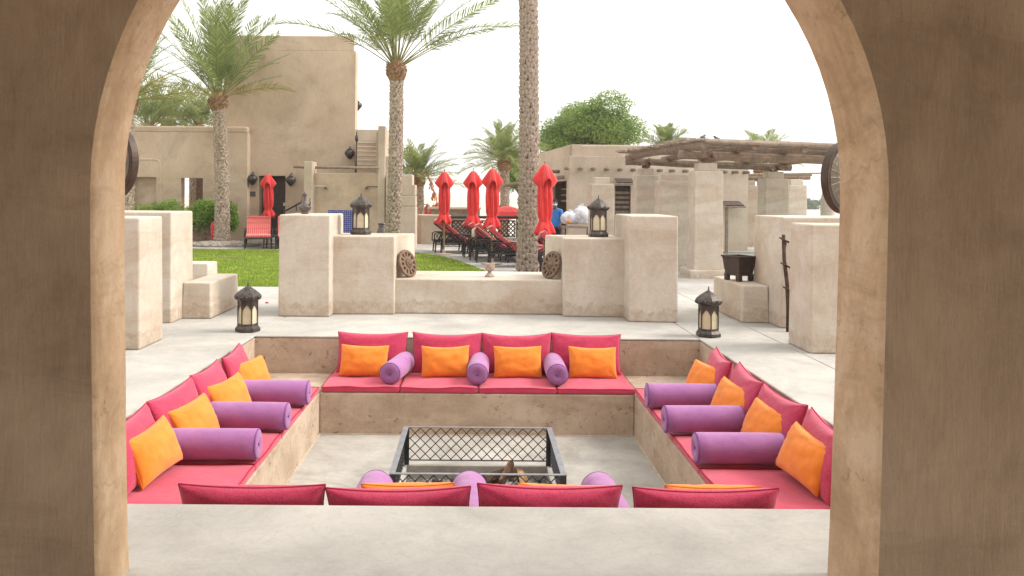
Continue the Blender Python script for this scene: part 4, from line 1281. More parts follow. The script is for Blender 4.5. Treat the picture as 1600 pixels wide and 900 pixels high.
pq = obj('wall_plaque', wbox(MB(), -.13, .13, -.02, 0, -.09, .09), M['sign'], None, (PX(394,TY,303), TY-.002, PZ(394,303,TY)))
tag(pq, 'small dark plaque on the tower wall left of the doorway', 'sign')
# --- low wing with niche and see-through opening
wing = thing('garden_wing', 'low tan flat roofed wing with a niche and a see-through window', 'building', (0,0,0))
WY, WX0, WX1, WZ = 30.0, -15.0, PX(386,30), PZ(300,197,30)
wz2 = PZ(300,206.5,30)
nx0, nx1, nz = PX(205,WY), PX(244,WY), PZ(225,276.5,WY)
ox0, ox1, oz1, oz0 = PX(282.5,WY), PX(317,WY), PZ(300,278,WY), PZ(300,330,WY)
D = .395
obj('wall', wbox(MB(), WX0, nx0, WY, WY+D, -.1, wz2), M['bldg'], wing)
obj('wall', wbox(MB(), nx0, nx1, WY, WY+D, nz, wz2), M['bldg'], wing)
obj('wall', wbox(MB(), nx1, ox0, WY, WY+D, -.1, wz2), M['bldg'], wing)
obj('wall', wbox(MB(), ox0, ox1, WY, WY+D, oz1, wz2), M['bldg'], wing)
obj('wall', wbox(MB(), ox0, ox1, WY, WY+D, -.1, oz0), M['bldg'], wing)
obj('wall', wbox(MB(), ox1, WX1, WY, WY+D, -.1, wz2), M['bldg'], wing, bevel=.0)
obj('parapet', wbox(MB(), WX0, WX1-.02, WY+.02, WY+D, wz2, WZ), M['bldg'], wing, bevel=.05)
obj('niche_back', wbox(MB(), nx0, nx1, WY+.28, WY+.39, -.1, nz), M['bldg'], wing)
# raised plaster outline round the niche
a, b_, zt = PX(196,WY), PX(251,WY), PZ(225,249,WY)
obj('moulding', MB().tube([(b_,WY,-.1),(b_,WY,zt-.18),(b_-.06,WY,zt-.05),(b_-.2,WY,zt),(a,WY,zt)], .03, 6), M['bldg'], wing)
# --- shower wall, pillar, stair
sh = thing('shower_wall', 'tan plastered outdoor shower wall between a slim pillar and the stair', 'wall', (0,0,0))
SY = 27.5
obj('wall', wbox(MB(), PX(489,SY), PX(592,SY)-.003, SY, SY+.3, -.1, PZ(545,270.5,SY)), M['bldg'], sh, bevel=.02)
obj('pillar', wbox(MB(), PX(474.5,27.2), PX(487.5,27.2), 27.2, 28.0, -.1, PZ(480,252,27.2)), M['bldg_pale'], sh, bevel=.02)
mz0, mz1, mx0, mx1 = PZ(533,364,SY), PZ(533,328,SY), PX(513,SY), PX(553,SY)
til = MB(); cols, rws = 13, 12
blue = NT('blue_mosaic')
gi = blue.n("ShaderNodeNewGeometry")
M['mosaic'] = blue.done(blue.ramp(gi.outputs['Random Per Island'], [(0, (.008,.012,.16,1)), (1, (.03,.05,.36,1))]), .2, None, .6)
obj('mosaic_bed', wbox(MB(), mx0, mx1, SY-.02, SY-.001, mz0, mz1), M['pipe'], sh)
for i in range(cols):
    for j in range(rws):
        a_ = mx0+(mx1-mx0)*i/cols; c_ = mz0+(mz1-mz0)*j/rws
        til.box((a_+.005,SY-.028,c_+.005),(a_+(mx1-mx0)/cols-.005,SY-.0205,c_+(mz1-mz0)/rws-.005))
kind(obj('mosaic_tile', til, M['mosaic'], sh), 'stuff')
for k, (px, d, py) in enumerate(((490.5,1,292),(591,-1,293))):
    s = thing('garden_shower', ('thin outdoor shower pipe beside the slim pillar','thin outdoor shower pipe beside the stair pier')[k], 'shower', (PX(px,SY-.05), SY-.06, 0), 0, 'outdoor shower pipes')
    zt = PZ(px,py,SY)
    obj('riser', MB().tube([(0,0,-.02),(0,0,zt),(d*.03,0,zt+.03),(d*.36,0,zt+.03),(d*.39,0,zt)], .014, 6), M['pipe'] if k == 0 else M['bronze'], s)
    obj('shower_head', MB().lathe([(.07,zt-.05),(.06,zt-.03),(.015,zt-.01),(.012,zt+.01)], 14, Matrix.Translation((d*.39,0,0))), M['bronze'], s)
st = thing('outdoor_stair', 'plastered outdoor stair climbing along the tall tower', 'stair', (0,0,0))
sx0, sx1 = PX(556.5,28.3)+.02, PX(589,28.3)
def stair_left(y): return PX(556.5,28) + (PX(555.5,30.4)-PX(556.5,28))*(y-28)/2.4 + .012
for k in range(8):
    y = 28.0+.30*k; z = PZ(572,271,28)+.172*k
    obj('step', MB().prism([(stair_left(y),y),(sx1-.003,y),(sx1-.003,y+.297),(stair_left(y+.297),y+.297)], z-.6, z-.045), M['bldg'], st)
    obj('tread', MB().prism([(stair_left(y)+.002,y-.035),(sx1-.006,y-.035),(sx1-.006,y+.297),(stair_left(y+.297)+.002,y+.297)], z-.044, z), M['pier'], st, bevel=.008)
obj('landing_wall', wbox(MB(), -4.62, sx1-.003, 30.53, 30.9, 1.6, PZ(572,204.5,31.2)), M['bldg_pale'], st)
obj('stringer', wbox(MB(), PX(556.5,28), sx1-.003, 27.81, 27.998, -.1, PZ(572,271,28)+.02), M['bldg'], st)
o = obj('parapet', MB().prism([(28.0,-.1),(31.5,-.1),(31.5,PZ(584,203,31)),(28.5,PZ(592,206,28.2)),(28.0,PZ(592,206,28.2))], sx1, sx1+.26, Matrix(((0,0,1,0),(1,0,0,0),(0,1,0,0),(0,0,0,1)))), M['bldg'], st, bevel=.02)
obj('newel', wbox(MB(), PX(590,27.4), PX(601.5,27.4), 27.4, 27.99, -.1, PZ(596,196.5,27.4)), M['bldg_pale'], st, bevel=.025)
obj('newel', wbox(MB(), PX(601.5,27.5)+.003, PX(612,27.5), 27.5, 27.99, -.1, PZ(606,244,27.5)), M['bldg_pale'], st, bevel=.025)
rl = tag(obj('wooden_rail', MB().tube([P(459,260.5,27.9), P(476,261,27.9)+Vector((0,.2,0)), P(520,262,27.15), P(592,262.5,27.15)], .045, 8), M['wood'], smooth=True), 'long dark wooden rail pole running across the shower wall', 'rail')
hr = tag(obj('stair_handrail', MB().tube([P(447,329,29.2), P(471,316,28.4)], .03, 6), M['iron'], None), 'short dark sloping handrail left of the slim pillar', 'handrail')
obj('bracket', MB().tube([P(463,320,28.65), P(463,328,28.65), P(463,329,30.3)], .02, 6), M['iron'], hr)
lp = thing('lamp_pole', 'thin dark pole with small lamp at the foot of the tower edge', 'lamp pole', (PX(557.5,28.1), 27.95, 0))
obj('pole', MB().tube([(0,0,-.03),(0,0,PZ(557,206,28))], .022, 6), M['bronze'], lp)
obj('lamp', MB().lathe([(.03,0),(.06,.08),(.05,.2),(.02,.26),(.008,.34)], 12, Matrix.Translation((0,0,PZ(557,222,28)))), M['bronze'], lp, smooth=True)
sw = thing('stepped_wall', 'tan stepped wall with two grooves right of the slim palm', 'wall', (0,0,0))
z1, z2, z3 = PZ(635,273,27), PZ(635,305.5,27), PZ(635,322.5,27)
x0, x1, x2 = PX(603,27), PX(644,27), PX(649.5,27)
obj('course', wbox(MB(), x0, x2, 27, 27.8, -.1, z3-.012), M['bldg_pale'], sw, bevel=.015)
obj('course', wbox(MB(), x0, x2-.01, 27.01, 27.8, z3+.012, z2-.012), M['bldg_pale'], sw, bevel=.015)
obj('course', wbox(MB(), x0, x1, 27.02, 27.8, z2+.012, z1), M['bldg_pale'], sw, bevel=.015)
obj('course', wbox(MB(), x1+.003, x2-.02, 27.03, 27.8, z2+.012, PZ(647,289,27)), M['bldg_pale'], sw, bevel=.015)
obj('core', wbox(MB(), x0+.03, x2-.05, 27.04, 27.78, .0, z2+.05), M['bldg'], sw)
# tall dark jar
jr = thing('tall_jar', 'dark clay jar standing at the foot of the stair pier', 'jar', (PX(597.5,26.4), 26.4, -.02))
obj('body', MB().lathe([(.12,0),(.15,.05),(.19,.3),(.185,.5),(.14,.66),(.105,.74),(.12,.80)], 20), M['clay'], jr, smooth=True)
obj('rim', MB().lathe([(.12,.80),(.135,.82),(.13,.86),(.10,.86),(.09,.80)], 20), M['clay'], jr, smooth=True)
# wall lanterns
def wall_lantern(loc, label, first=None, rz=0):
    if first: return dup(first, loc, rz, label)
    t = thing('wall_lantern', label, 'wall lamp', loc, rz, 'dark wall lanterns on the tower')
    obj('body', MB().lathe([(.02,-.28),(.06,-.24),(.09,-.19),(.17,-.06),(.185,.04),(.15,.14),(.07,.19)], 18, None, lambda q,z,r: 1+.04*math.cos(9*q)), M['bronze'], t, smooth=True)
    obj('cap', MB().lathe([(.09,.19),(.10,.21),(.05,.25),(.02,.30),(.025,.33),(.005,.36)], 14), M['bronze'], t, smooth=True)
    obj('bracket', MB().tube([(0,0,.33),(0,.12,.36),(0,.235,.30)], .015, 6), M['iron'], t)
    t.scale = (1,1,.76)
    return t
wl = wall_lantern(P(394.5,280,30.15), 'round dark wall lantern left of the tower doorway')
wall_lantern(P(454.5,282,30.15), 'round dark wall lantern right of the tower doorway', wl)
wall_lantern(P(546.5,240,30.15), 'round dark wall lantern near the right edge of the tower wall', wl)
wall_lantern((TX1-.16, TY+1.6, PZ(556,165,TY+1.6)), 'round dark wall lantern high on the right side of the tower', wl, R(90))

# --- flat roofed building on the right
rb = thing('poolside_building', 'flat roofed cream poolside building with a row of log ends', 'building', (0,0,0))
RY, rx0, rx1 = 27.2, 3.06, 9.0
rz1, rz2 = PZ(950,225.5,27.2), PZ(950,245,27.2)
ax0, ax1, az0, az1 = PX(962,RY), PX(985,RY), .95, PZ(973,290,RY)
ax0, ax1 = PX(961,RY), PX(986,RY)
obj('wall', wbox(MB(), rx0, ax0, RY, RY+.35, -.1, rz2), M['bldg_pale'], rb)
obj('wall', wbox(MB(), ax1, rx1, RY, RY+.35, -.1, rz2), M['bldg_pale'], rb)
obj('wall', wbox(MB(), ax0, ax1, RY, RY+.35, az1, rz2), M['bldg_pale'], rb)
dr = obj('door', wbox(MB(), ax0, ax1, RY+.2, RY+.27, -.1, az1), M['darkwood'], rb)
for k in range(5):
    obj('slat', wbox(MB(), ax0+.02, ax1-.02, RY+.17, RY+.198, 1.2+k*.16, 1.28+k*.16), M['wood'], dr)
obj('parapet', wbox(MB(), rx0+.02, rx1, RY+.25, RY+.6, rz2, rz1), M['bldg_pale'], rb, bevel=.05)
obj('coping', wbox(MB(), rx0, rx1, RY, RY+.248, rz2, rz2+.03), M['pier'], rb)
obj('roof', wbox(MB(), rx0, rx1, RY+.35, RY+7, rz2-.3, rz2-.05), M['bldg_pale'], rb)
obj('end_wall', wbox(MB(), rx1-.35, rx1-.003, RY+.353, RY+6.5, -.1, rz2-.305), M['bldg_pale'], rb)
# slanting left side wall with the wide service opening
def side_wall(t0, t1, z0, z1, name='side_wall', th=.3, off=0, mat='bldg_pale'):
    A = Vector((rx0, RY+.05)); B = Vector((2.42, 33.6))
    p, q = A.lerp(B, t0), A.lerp(B, t1); n = Vector((B.y-A.y, -(B.x-A.x))).normalized()
    p += n*off; q += n*off
    return obj(name, MB().prism([tuple(p), tuple(p+n*th), tuple(q+n*th), tuple(q)], z0, z1), M[mat], rb)
side_wall(0, .06, -.1, rz2-.01); side_wall(.601, 1, -.1, rz2-.01); side_wall(.06, .60, 2.28, rz2-.01)
side_wall(0, 1, rz2-.008, rz1, 'parapet', .3, .1)
obj('back_wall', wbox(MB(), 2.75, 8.6, 32.6, 32.9, -.1, rz2-.305), M['bldg_pale'], rb)
for k in range(3):
    side_wall(.08, .58, 1.55+.22*k, 1.60+.22*k, 'shelf', .35, .5, 'wood_grey')
obj('lintel', MB().tube([P(790,290,31.5), P(884,277,27.4)+Vector((-.1,0,0))], .07, 8), M['wood'], rb, smooth=True)
for k, px in enumerate((884,905,925,946,966.5,987,1028,1047,1068,1128,1145,1162)):
    zz = PZ(px,263.5+(px-900)*.022,RY)
    obj('log_end', MB().tube([(PX(px,RY), RY+.1, zz), (PX(px,RY)+.02, RY-.42, zz-.01)], .055, 9), M['wood'], rb, smooth=True)
for k, (t_, py) in enumerate(((.25,264),(.55,266),(.85,268))):
    A = Vector((rx0, RY+.05)); B = Vector((2.42, 33.6)); p = A.lerp(B, t_)
    obj('log_end', MB().tube([(p.x+.1,p.y,2.62),(p.x-.75,p.y-.05,2.60)], .06, 8), M['wood'], rb, smooth=True)
def awning(label, x0, x1, y, z, dep, group='dark ribbed awnings on the poolside building'):
    t = thing('awning', label, 'awning', (x0,y,z), 0, group)
    n = max(4, int((x1-x0)/.12))
    for k in range(n):
        u0 = (x1-x0)*k/n
        obj('sheet', MB().box((u0+.004,-dep,-.16),(u0+(x1-x0)/n-.004,-dep+.03,-.13)).add([(u0+.004,-dep,-.13),(u0+(x1-x0)/n-.004,-dep,-.13),(u0+(x1-x0)/n-.004,0,.0),(u0+.004,0,.0),(u0+.004,-dep,-.15),(u0+(x1-x0)/n-.004,-dep,-.15),(u0+(x1-x0)/n-.004,0,-.02),(u0+.004,0,-.02)],
            [(0,1,2,3),(7,6,5,4),(0,3,7,4),(1,5,6,2),(2,6,7,3),(0,4,5,1)]), M['clay'], t)
    obj('edge_beam', MB().tube([(-.05,-dep+.02,-.19),(x1-x0+.05,-dep+.02,-.19)], .03, 6), M['wood'], t)
awning('dark ribbed awning over the slatted door of the poolside building', PX(960,RY), PX(987,RY), RY-.003, PZ(973,281,RY)+.05, .5)
awning('dark ribbed awning over the pool behind the big pergola column', PX(1126,RY), PX(1155,RY), RY-.003, PZ(1140,314,RY), .55)
tag(obj('awning_post', wbox(MB(), PX(1127,RY), PX(1131,RY), RY-.50, RY-.42, -.1, PZ(1129,322,26.7)), M['wood']), 'dark slim post under the awning behind the big column', 'post')

# ================================================================== PERGOLAS
def column(label, cx, cy, w, z_body, z_cap, group, cw=.74, plinth=False, z0=-.1, d=None):
    d = d or w
    t = thing('pergola_column', label, 'column', (cx,cy,z0), 0, group)
    h = w/2; hd = d/2
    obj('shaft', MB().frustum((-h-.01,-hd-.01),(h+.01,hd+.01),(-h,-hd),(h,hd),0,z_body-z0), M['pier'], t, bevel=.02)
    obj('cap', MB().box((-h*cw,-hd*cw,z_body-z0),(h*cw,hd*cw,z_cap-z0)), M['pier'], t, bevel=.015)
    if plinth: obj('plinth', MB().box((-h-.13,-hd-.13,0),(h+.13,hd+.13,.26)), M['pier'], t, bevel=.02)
    return t
CG = 'plastered pergola columns'
c1x = PX(1108,18)
column('large cream column with plinth carrying the near corner of the wooden pergola', c1x, 18.31, .62, PZ(1100,267,18), PZ(1100,254,18), CG, .66, True)
column('cream column carrying the far left corner of the wooden pergola', PX(1012,22.6), 22.9, .60, PZ(1010,274,22.6), PZ(1010,263,22.6), CG, .66)
column('cream column carrying the far right corner of the wooden pergola', PX(1214,22.6), 22.9, .64, PZ(1214,279,22.6), PZ(1214,268,22.6), CG, .68)
column('cream column with stepped top right behind the garden lantern', PX(940,20.5)+.03, 20.8, .56, PZ(940,287,20.5), PZ(940,277,20.5), CG, .66, z0=-.1)
column('wide pale pier standing in the pool left of the big column', 5.15, 21.2, .95, PZ(1050,282,20.8), PZ(1050,272,20.8), CG, .72, d=.8)
column('slim shaded column behind the far right pergola column', PX(1174,29.5), 29.8, .52, PZ(1174,290,29.5), PZ(1174,282,29.5), CG, .7)
column('pale column right behind the far right pergola column', PX(1247,27.5), 27.8, .60, PZ(1247,289,27.5), PZ(1247,280,27.5), CG, .7)
pg = thing('wooden_pergola', 'wooden pergola with heavy log beams and a roof of poles', 'pergola', (0,0,0))
def tilt(x): return -.032*(x-4.7)
def log(a, b, r, name, mat='wood', n=9):
    rnd = random.Random(hash((round(a[0],2), round(a[1],2))) & 999)
    pts = [Vector(a).lerp(Vector(b), t/6)+Vector((rnd.uniform(-.012,.012), 0, rnd.uniform(-.012,.012))) for t in range(7)]
    return obj(name, MB().tube(pts, [r*rnd.uniform(.93,1.06) for _ in pts], n), M[mat], pg, smooth=False)
bz_ = 2.70
log((4.48,18.25,bz_+tilt(4.48)), (10.2,18.25,bz_+tilt(10.2)), .105, 'beam')
log((4.15,22.85,bz_+.02+tilt(4.15)), (8.75,22.85,bz_+.02+tilt(8.75)), .10, 'beam')
# posts and rope lashings over the columns
for cx, cy in ((c1x,18.25),(PX(1012,22.6),22.85),(PX(1214,22.6),22.85)):
    zc = bz_+tilt(cx)
    obj('stub_post', MB().tube([(cx,cy,zc-.24),(cx,cy,zc-.08)], .075, 9), M['wood'], pg)
    for s in (-1,1):
        obj('stub_log', MB().tube([(cx+s*.13,cy-.3,zc+.085-.1),(cx+s*.13,cy+.3,zc-.015)], .06, 8), M['wood'], pg)
        obj('lashing', MB().tube([Vector((cx+s*.10*math.cos(q), cy+.125*math.sin(q*1.0+.0)*1.0, zc+.125*math.cos(q+s*.5))) for q in [2*PI*k/14 for k in range(14)]], .022, 5, closed=True), simple('rope', (.25,.17,.10,1), .9), pg)
for k in range(5):
    x = 5.35+1.05*k - .55
    log((x,17.25,bz_+.165+tilt(x)), (x-.5,23.5,bz_+.18+tilt(x)), .078, 'joist')
rr = random.Random(21)
# roof poles lie across the joists
nP = 44
for k in range(nP):
    y = 17.22+ (23.2-17.22)*k/nP
    xs = 4.72-.68*(k/nP) + rr.uniform(-.12,.04)
    xe = 10.0 + rr.uniform(-.1,.2)
    z = bz_+.272+.008*(k/nP)+rr.uniform(-.012,.012)
    pts = [(xs+(xe-xs)*t, y+rr.uniform(-.015,.015), z+tilt(xs+(xe-xs)*t)+rr.uniform(-.008,.008)) for t in (0,.33,.66,1)]
    obj('roof_pole', MB().tube(pts, [rr.uniform(.022,.032) for _ in pts], 6), M['wood_grey'], pg)
log((4.78,17.19,bz_+.235+tilt(4.78)), (10.1,17.19,bz_+.255+tilt(10.1)), .042, 'edge_pole', 'wood_grey')
tw = MB()
for k in range(260):
    y = rr.uniform(17.3,23); x = 4.72-.68*((y-17.2)/6) + rr.uniform(-.1,.25)
    z = bz_+.30; a = rr.uniform(-.5,.5)
    tw.tube([(x,y,z),(x-rr.uniform(.05,.2),y+a*.1,z+rr.uniform(-.01,.06))], .006, 4)
kind(obj('thatch', tw, M['wood_grey'], pg), 'stuff')
pg2 = thing('small_pergola', 'smaller pole pergola farther back on the right', 'pergola', (0,0,0))
pz = PZ(1215,276,28.5)
obj('beam', MB().tube([(PX(1162,28.2),28.2,pz-.06),(PX(1265,28.2),28.2,pz-.03)], .08, 8), M['wood'], pg2)
obj('beam', MB().tube([(PX(1162,28.2),31.2,pz-.06),(PX(1265,28.2),31.2,pz-.03)], .08, 8), M['wood'], pg2)
for k in range(16):
    y = 27.7+.25*k
    obj('roof_pole', MB().tube([(PX(1163,28)+rr.uniform(-.1,.1),y,pz+.05),(PX(1268,28)+rr.uniform(-.2,.25),y,pz+.07+rr.uniform(-.02,.04))], rr.uniform(.03,.05), 6), M['wood_grey'], pg2)
for px, y in ((1174,29.8),(1247,27.8)):
    obj('post', MB().tube([(PX(px,y),y,pz-.16),(PX(px,y),y,pz-.0)], .05, 7), M['wood'], pg2)
tag(obj('rounded_post', MB().lathe([(.22,0),(.20,.6),(.19,1.75),(.15,1.92),(.06,2.0),(.005,2.02)], 20, Matrix.Translation((PX(1294,22),22,-.02))), M['pier'], smooth=True), 'rounded purplish plaster post just left of the right fan', 'post')
# birds
def bird(loc, yaw, label):
    t = thing('dove', label, 'bird', loc, yaw, 'birds on the pergola roof')
    mat = simple('grey_plumage', (.13,.12,.125,1), .8)
    prof = [(.004,-.15),(.018,-.12),(.022,-.07),(.042,-.03),(.048,.01),(.040,.045),(.026,.065),(.024,.08),(.027,.095),(.022,.112),(.004,.122)]
    b = MB(); n = 14
    tops = []
    for i,(r,z) in enumerate(prof): pass
    b.lathe(prof, 12, Matrix.Translation((0,0,.075)) @ Matrix.Rotation(R(50), 4, 'Y'))
    obj('body', b, mat, t, smooth=True)
    obj('beak', MB().lathe([(.008,0),(.004,.012),(.0005,.022)], 6, Matrix.Translation((.094,0,.148)) @ Matrix.Rotation(R(95), 4, 'Y')), M['iron'], t)
    for s in (-1,1):
        obj('leg', MB().tube([(.0,s*.018,.05),(.008,s*.018,.0),(.03,s*.018,.002)], .004, 5), M['iron'], t)
        obj('wing', MB().ball((-.02,s*.042,.072),(.07,.010,.026), 8, 6, Matrix.Rotation(R(35),4,'Y')), mat, t, smooth=True)
bird(P(1097,221,17.5)+Vector((0,0,-.005)), R(30), 'grey dove sitting upright on the pergola corner, left of the two')
bird(P(1121,223,17.5)+Vector((0,0,-.01)), R(200), 'grey dove crouching on the pergola roof, right of the two')

# ================================================================== POOL TERRACE FURNITURE
def build_parasol():
    root = thing('closed_parasol', 'closed red parasol', 'parasol')
    H = 2.55
    can = MB(); n = 64
    prof = [(.05,2.40),(.10,2.34),(.135,2.2),(.150,2.0),(.165,1.75),(.165,1.5),(.150,1.32),(.118,1.24),(.142,1.19),(.19,1.10),(.228,1.00),(.245,.96),(.225,.96),(.13,1.03)]
    def fold(q, z, r):
        a = .20 if z > 1.27 else .15
        return 1 + (a*math.cos(8*q+.8*math.sin(z*4)) + .07*math.cos(5*q+z*3) + .05*math.cos(17*q))*(1 if z < 2.3 else .3)
    can.lathe(prof, n, None, fold)
    for i, p in enumerate(can.v):
        k = i // n; q = 2*PI*(i % n)/n
        if k >= 9: p.z += (.05*math.cos(4*q+1)+.03*math.cos(7*q))*min(1,(k-8)/2)
    obj('canopy', can, M['umb'], root, smooth=True)
    hood = MB(); m = 40
    rows = [(0,.012,2.475),(.12,.05,2.465),(.3,.10,2.42),(.55,.165,2.32),(.8,.225,2.22),(1,.27,2.13)]
    for t, r, z in rows:
        for k in range(m):
            q = 2*PI*k/m
            c = abs(math.cos(2*q))**1.6          # four points, deep folds between them
            rr = r*(1 + .22*t*c - .42*t*(1-c)); zz = z - .20*t*t*(1-c) + .02*math.sin(3*q)*t
            hood.v.append(Vector((rr*math.cos(q), rr*math.sin(q), zz)))
    for i in range(len(rows)-1):
        for k in range(m):
            l = (k+1) % m; hood.f.append([i*m+k, i*m+l, (i+1)*m+l, (i+1)*m+k])
    h = obj('hood', hood, M['umb'], root, smooth=True)
    sd = h.modifiers.new('thick', 'SOLIDIFY'); sd.thickness = .006
    obj('pole', MB().tube([(0,0,.04),(0,0,2.46)], .026, 10), M['pole'], root, smooth=True)
    obj('finial', MB().lathe([(.02,2.45),(.012,2.49),(.022,2.52),(.004,2.56)], 10), M['wood'], root, smooth=True)
    obj('tie', MB().tube([(.128*math.cos(2*PI*k/24), .128*math.sin(2*PI*k/24), 1.24) for k in range(24)], .012, 6, closed=True), M['umb'], root)
    obj('foot', MB().lathe([(.30,0),(.30,.03),(.06,.05),(.04,.16),(.028,.17)], 24), M['palestone'], root, smooth=False)
    root['group'] = 'closed red parasols'
    return root
par = build_parasol()
par.scale = (.9,.9,1)
def pz_(x, y): return -.02
spots = [(421,29.0,268,'closed red parasol in front of the tower doorway'),
         (694,24.4,263,'closed red parasol standing alone, leftmost of those by the loungers'),
         (739,23.3,261,'closed red parasol half behind its right neighbour, in the middle of the loungers'),
         (769,21.2,256,'closed red parasol in front, left of the bare palm trunk'),
         (851,18.1,246,'closed red parasol directly right of the bare palm trunk')]
for k, (px, Y, py, lb) in enumerate(spots):
    o = par if k == 0 else dup(par, (0,0,0))
    o['label'] = lb
    o.location = (PX(px,Y,330), Y, -.02); o.rotation_euler = (0,0,R((10,8,-6,4,14)[k]))
    if k == 0: o.rotation_euler = (R(0),R(-1.5),R(10))

def build_lounger(pad='padplain'):
    root = thing('sun_lounger', 'lounger', 'sun lounger', group='dark sun loungers with red cushions')
    W = .36; seat = .34
    for s in (-1,1):
        obj('side_rail', MB().tube([(.05,s*W,seat),(1.0,s*W,seat),(1.93,s*W,seat-.02)], .028, 6), M['wicker'], root)
    fr_ = MB()
    for x in (.08,.45,.85,1.25,1.6,1.92): fr_.tube([(x,-W,seat),(x,W,seat)], .02, 6)
    obj('cross_bar', fr_, M['wicker'], root)
    for x in (.12,.95,1.78):
        for s in (-1,1):
            obj('leg', MB().tube([(x,s*W,seat),(x-.03 if x < 1 else x+.03,s*(W+.01),.0)], [.03,.022], 6), M['wicker'], root)
    for s in (-1,1):
        obj('armrest', MB().tube([(.06,s*(W+.03),seat),(.07,s*(W+.03),.57),(.15,s*(W+.03),.605),(.55,s*(W+.03),.60),(.92,s*(W+.03),.56),(.98,s*(W+.03),seat)], .02, 6), M['wicker'], root, smooth=True)
        sc = MB()
        for j in range(6):
            x = .14+.14*j
            sc.tube([(x,s*(W+.025),seat),(x+.07,s*(W+.03),seat+.12),(x+.14,s*(W+.025),seat+.22)], .009, 4)
            sc.tube([(x+.14,s*(W+.02),seat),(x+.07,s*(W+.02),seat+.12),(x,s*(W+.02),seat+.22)], .009, 4)
        for j in range(9):
            x = .2+.18*j
            sc.tube([(x,s*W,seat-.01),(x+.06,s*W,seat-.09),(x+.12,s*W,seat-.01)], .008, 4)
        sc.tube([(.1,s*W,seat-.1),(1.8,s*W,seat-.1)], .012, 5)
        obj('scrollwork', sc, M['wicker'], root)
    a = R(38); px = .78
    ca, sa = math.cos(a), math.sin(a)
    T = Matrix(((-ca,0,sa,px),(0,1,0,0),(sa,0,ca,seat+.03),(0,0,0,1)))   # u up the back, w outwards (towards the foot)
    obj('backrest_frame', MB().box((0,-W+.02,-.04),(.86,W-.02,-.005), T), M['wicker'], root)
    obj('support', MB().tube([(px-.5*ca,0,seat+.5*sa),(.2,0,seat)], .015, 6), M['wicker'], root)
    bp = MB()
    segs = [(0,.0),(.02,.075),(.28,.085),(.30,.07),(.32,.085),(.56,.085),(.58,.07),(.60,.088),(.72,.10),(.80,.12),(.90,.115),(.93,.06)]
    for sgn in (-1,1): pass
    top = [(u,-W+.01,w_) for u,w_ in segs]; vs = []
    for u,w_ in segs: vs += [(u,-W+.015,0),(u,-W+.02,w_*.9),(u,-W+.08,w_),(u,W-.08,w_),(u,W-.02,w_*.9),(u,W-.015,0)]
    fs = []
    for i in range(len(segs)-1):
        for k in range(6): fs.append((i*6+k, i*6+(k+1)%6, (i+1)*6+(k+1)%6, (i+1)*6+k))
    fs += [tuple(range(6))[::-1], tuple((len(segs)-1)*6+k for k in range(6))]
    bp.add(vs, fs, T)
    obj('back_pad', bp, M[pad], root, smooth=False, bevel=.01)
    obj('seat_pad', MB().box((.80,-W+.015,seat+.032),(1.93,W-.015,seat+.115)), M[pad], root, bevel=.025)
    hr_ = MB().tube([(px-.84*ca+.10*sa,-W+.03,seat+.03+.84*sa+.10*ca),(px-.84*ca+.10*sa,W-.03,seat+.03+.84*sa+.10*ca)], .065, 10)
    obj('head_roll', hr_, M[pad], root, smooth=True)
    return root
lg = build_lounger()
lsp = [(-1.42,25.75,8,'dark sun lounger with red cushions farthest back in the row, leftmost in view'),
       (-1.15,24.95,6,'dark sun lounger with red cushions second in the row, in front of the leftmost parasol'),
       (-.46,23.55,4,'dark sun lounger with red cushions behind the middle parasol'),
       (-.28,22.75,3,'dark sun lounger with red cushions in the middle of the group of three'),
       (-.10,21.95,3,'dark sun lounger with a beige towel over its backrest'),
       (.22,20.55,2,'nearest complete dark sun lounger left of the bare palm trunk'),
       (1.30,17.75,-2,'dark sun lounger partly hidden right of the bare palm trunk'),
       (1.15,22.7,2,'dark sun lounger mostly hidden behind the bare palm trunk')]
for k, (x, y, q, lb) in enumerate(lsp):
    o = lg if k == 0 else dup(lg, (0,0,0))
    o.location = (x,y,-.02); o.rotation_euler = (0,0,R(q)); o['label'] = lb
# striped one by the tower, seen from its foot
l2 = build_lounger('pad'); l2['label'] = 'red striped sun lounger facing the lawn by the tower doorway'
l2.location = (PX(399,26.0)-.30, 27.6, -.02); l2.rotation_euler = (0,0,R(-76)); l2.scale = (.82,1.12,1)
l3 = dup(l2, (PX(447,26.0)-.30, 27.8, -.02), R(-76), 'red striped sun lounger almost hidden behind the left tall pier')
stb = thing('side_table', 'small dark side table between the striped loungers', 'table', (PX(424.5,26.4), 26.4, -.02))
obj('top', MB().box((-.22,-.22,.40),(.22,.22,.44)), M['wicker'], stb, bevel=.006)
for sx in (-1,1):
    for sy in (-1,1): obj('leg', MB().tube([(sx*.18,sy*.18,.4),(sx*.2,sy*.2,0)], .025, 6), M['wicker'], stb)
tl = MB(); n = 10; m = 8
x0,y0 = -.10, 21.95
for j in range(m+1):
    for i in range(n+1):
        u, v = i/n, j/m
        # hangs over the top of the backrest
        s = -.25+1.0*u
        a = R(38)
        if s < 0: px_, pz2 = .02+.05*math.sin(v*9), .87+s*.9+.03
        else: px_, pz2 = .06+s*math.cos(a)*.8+.03, .98-s*math.sin(a)*.8
        tl.v.append(Vector((x0+px_, y0-.38+.5*v, -.02+pz2+.012*math.sin(v*14+u*3))))
for j in range(m):
    for i in range(n): q = j*(n+1)+i; tl.f.append([q,q+1,q+n+2,q+n+1])
tw_ = obj('beach_towel', tl, M['towel'], smooth=True)
md = tw_.modifiers.new('thick','SOLIDIFY'); md.thickness = .012
tag(tw_, 'beige towel hanging over the backrest of a sun lounger', 'towel')

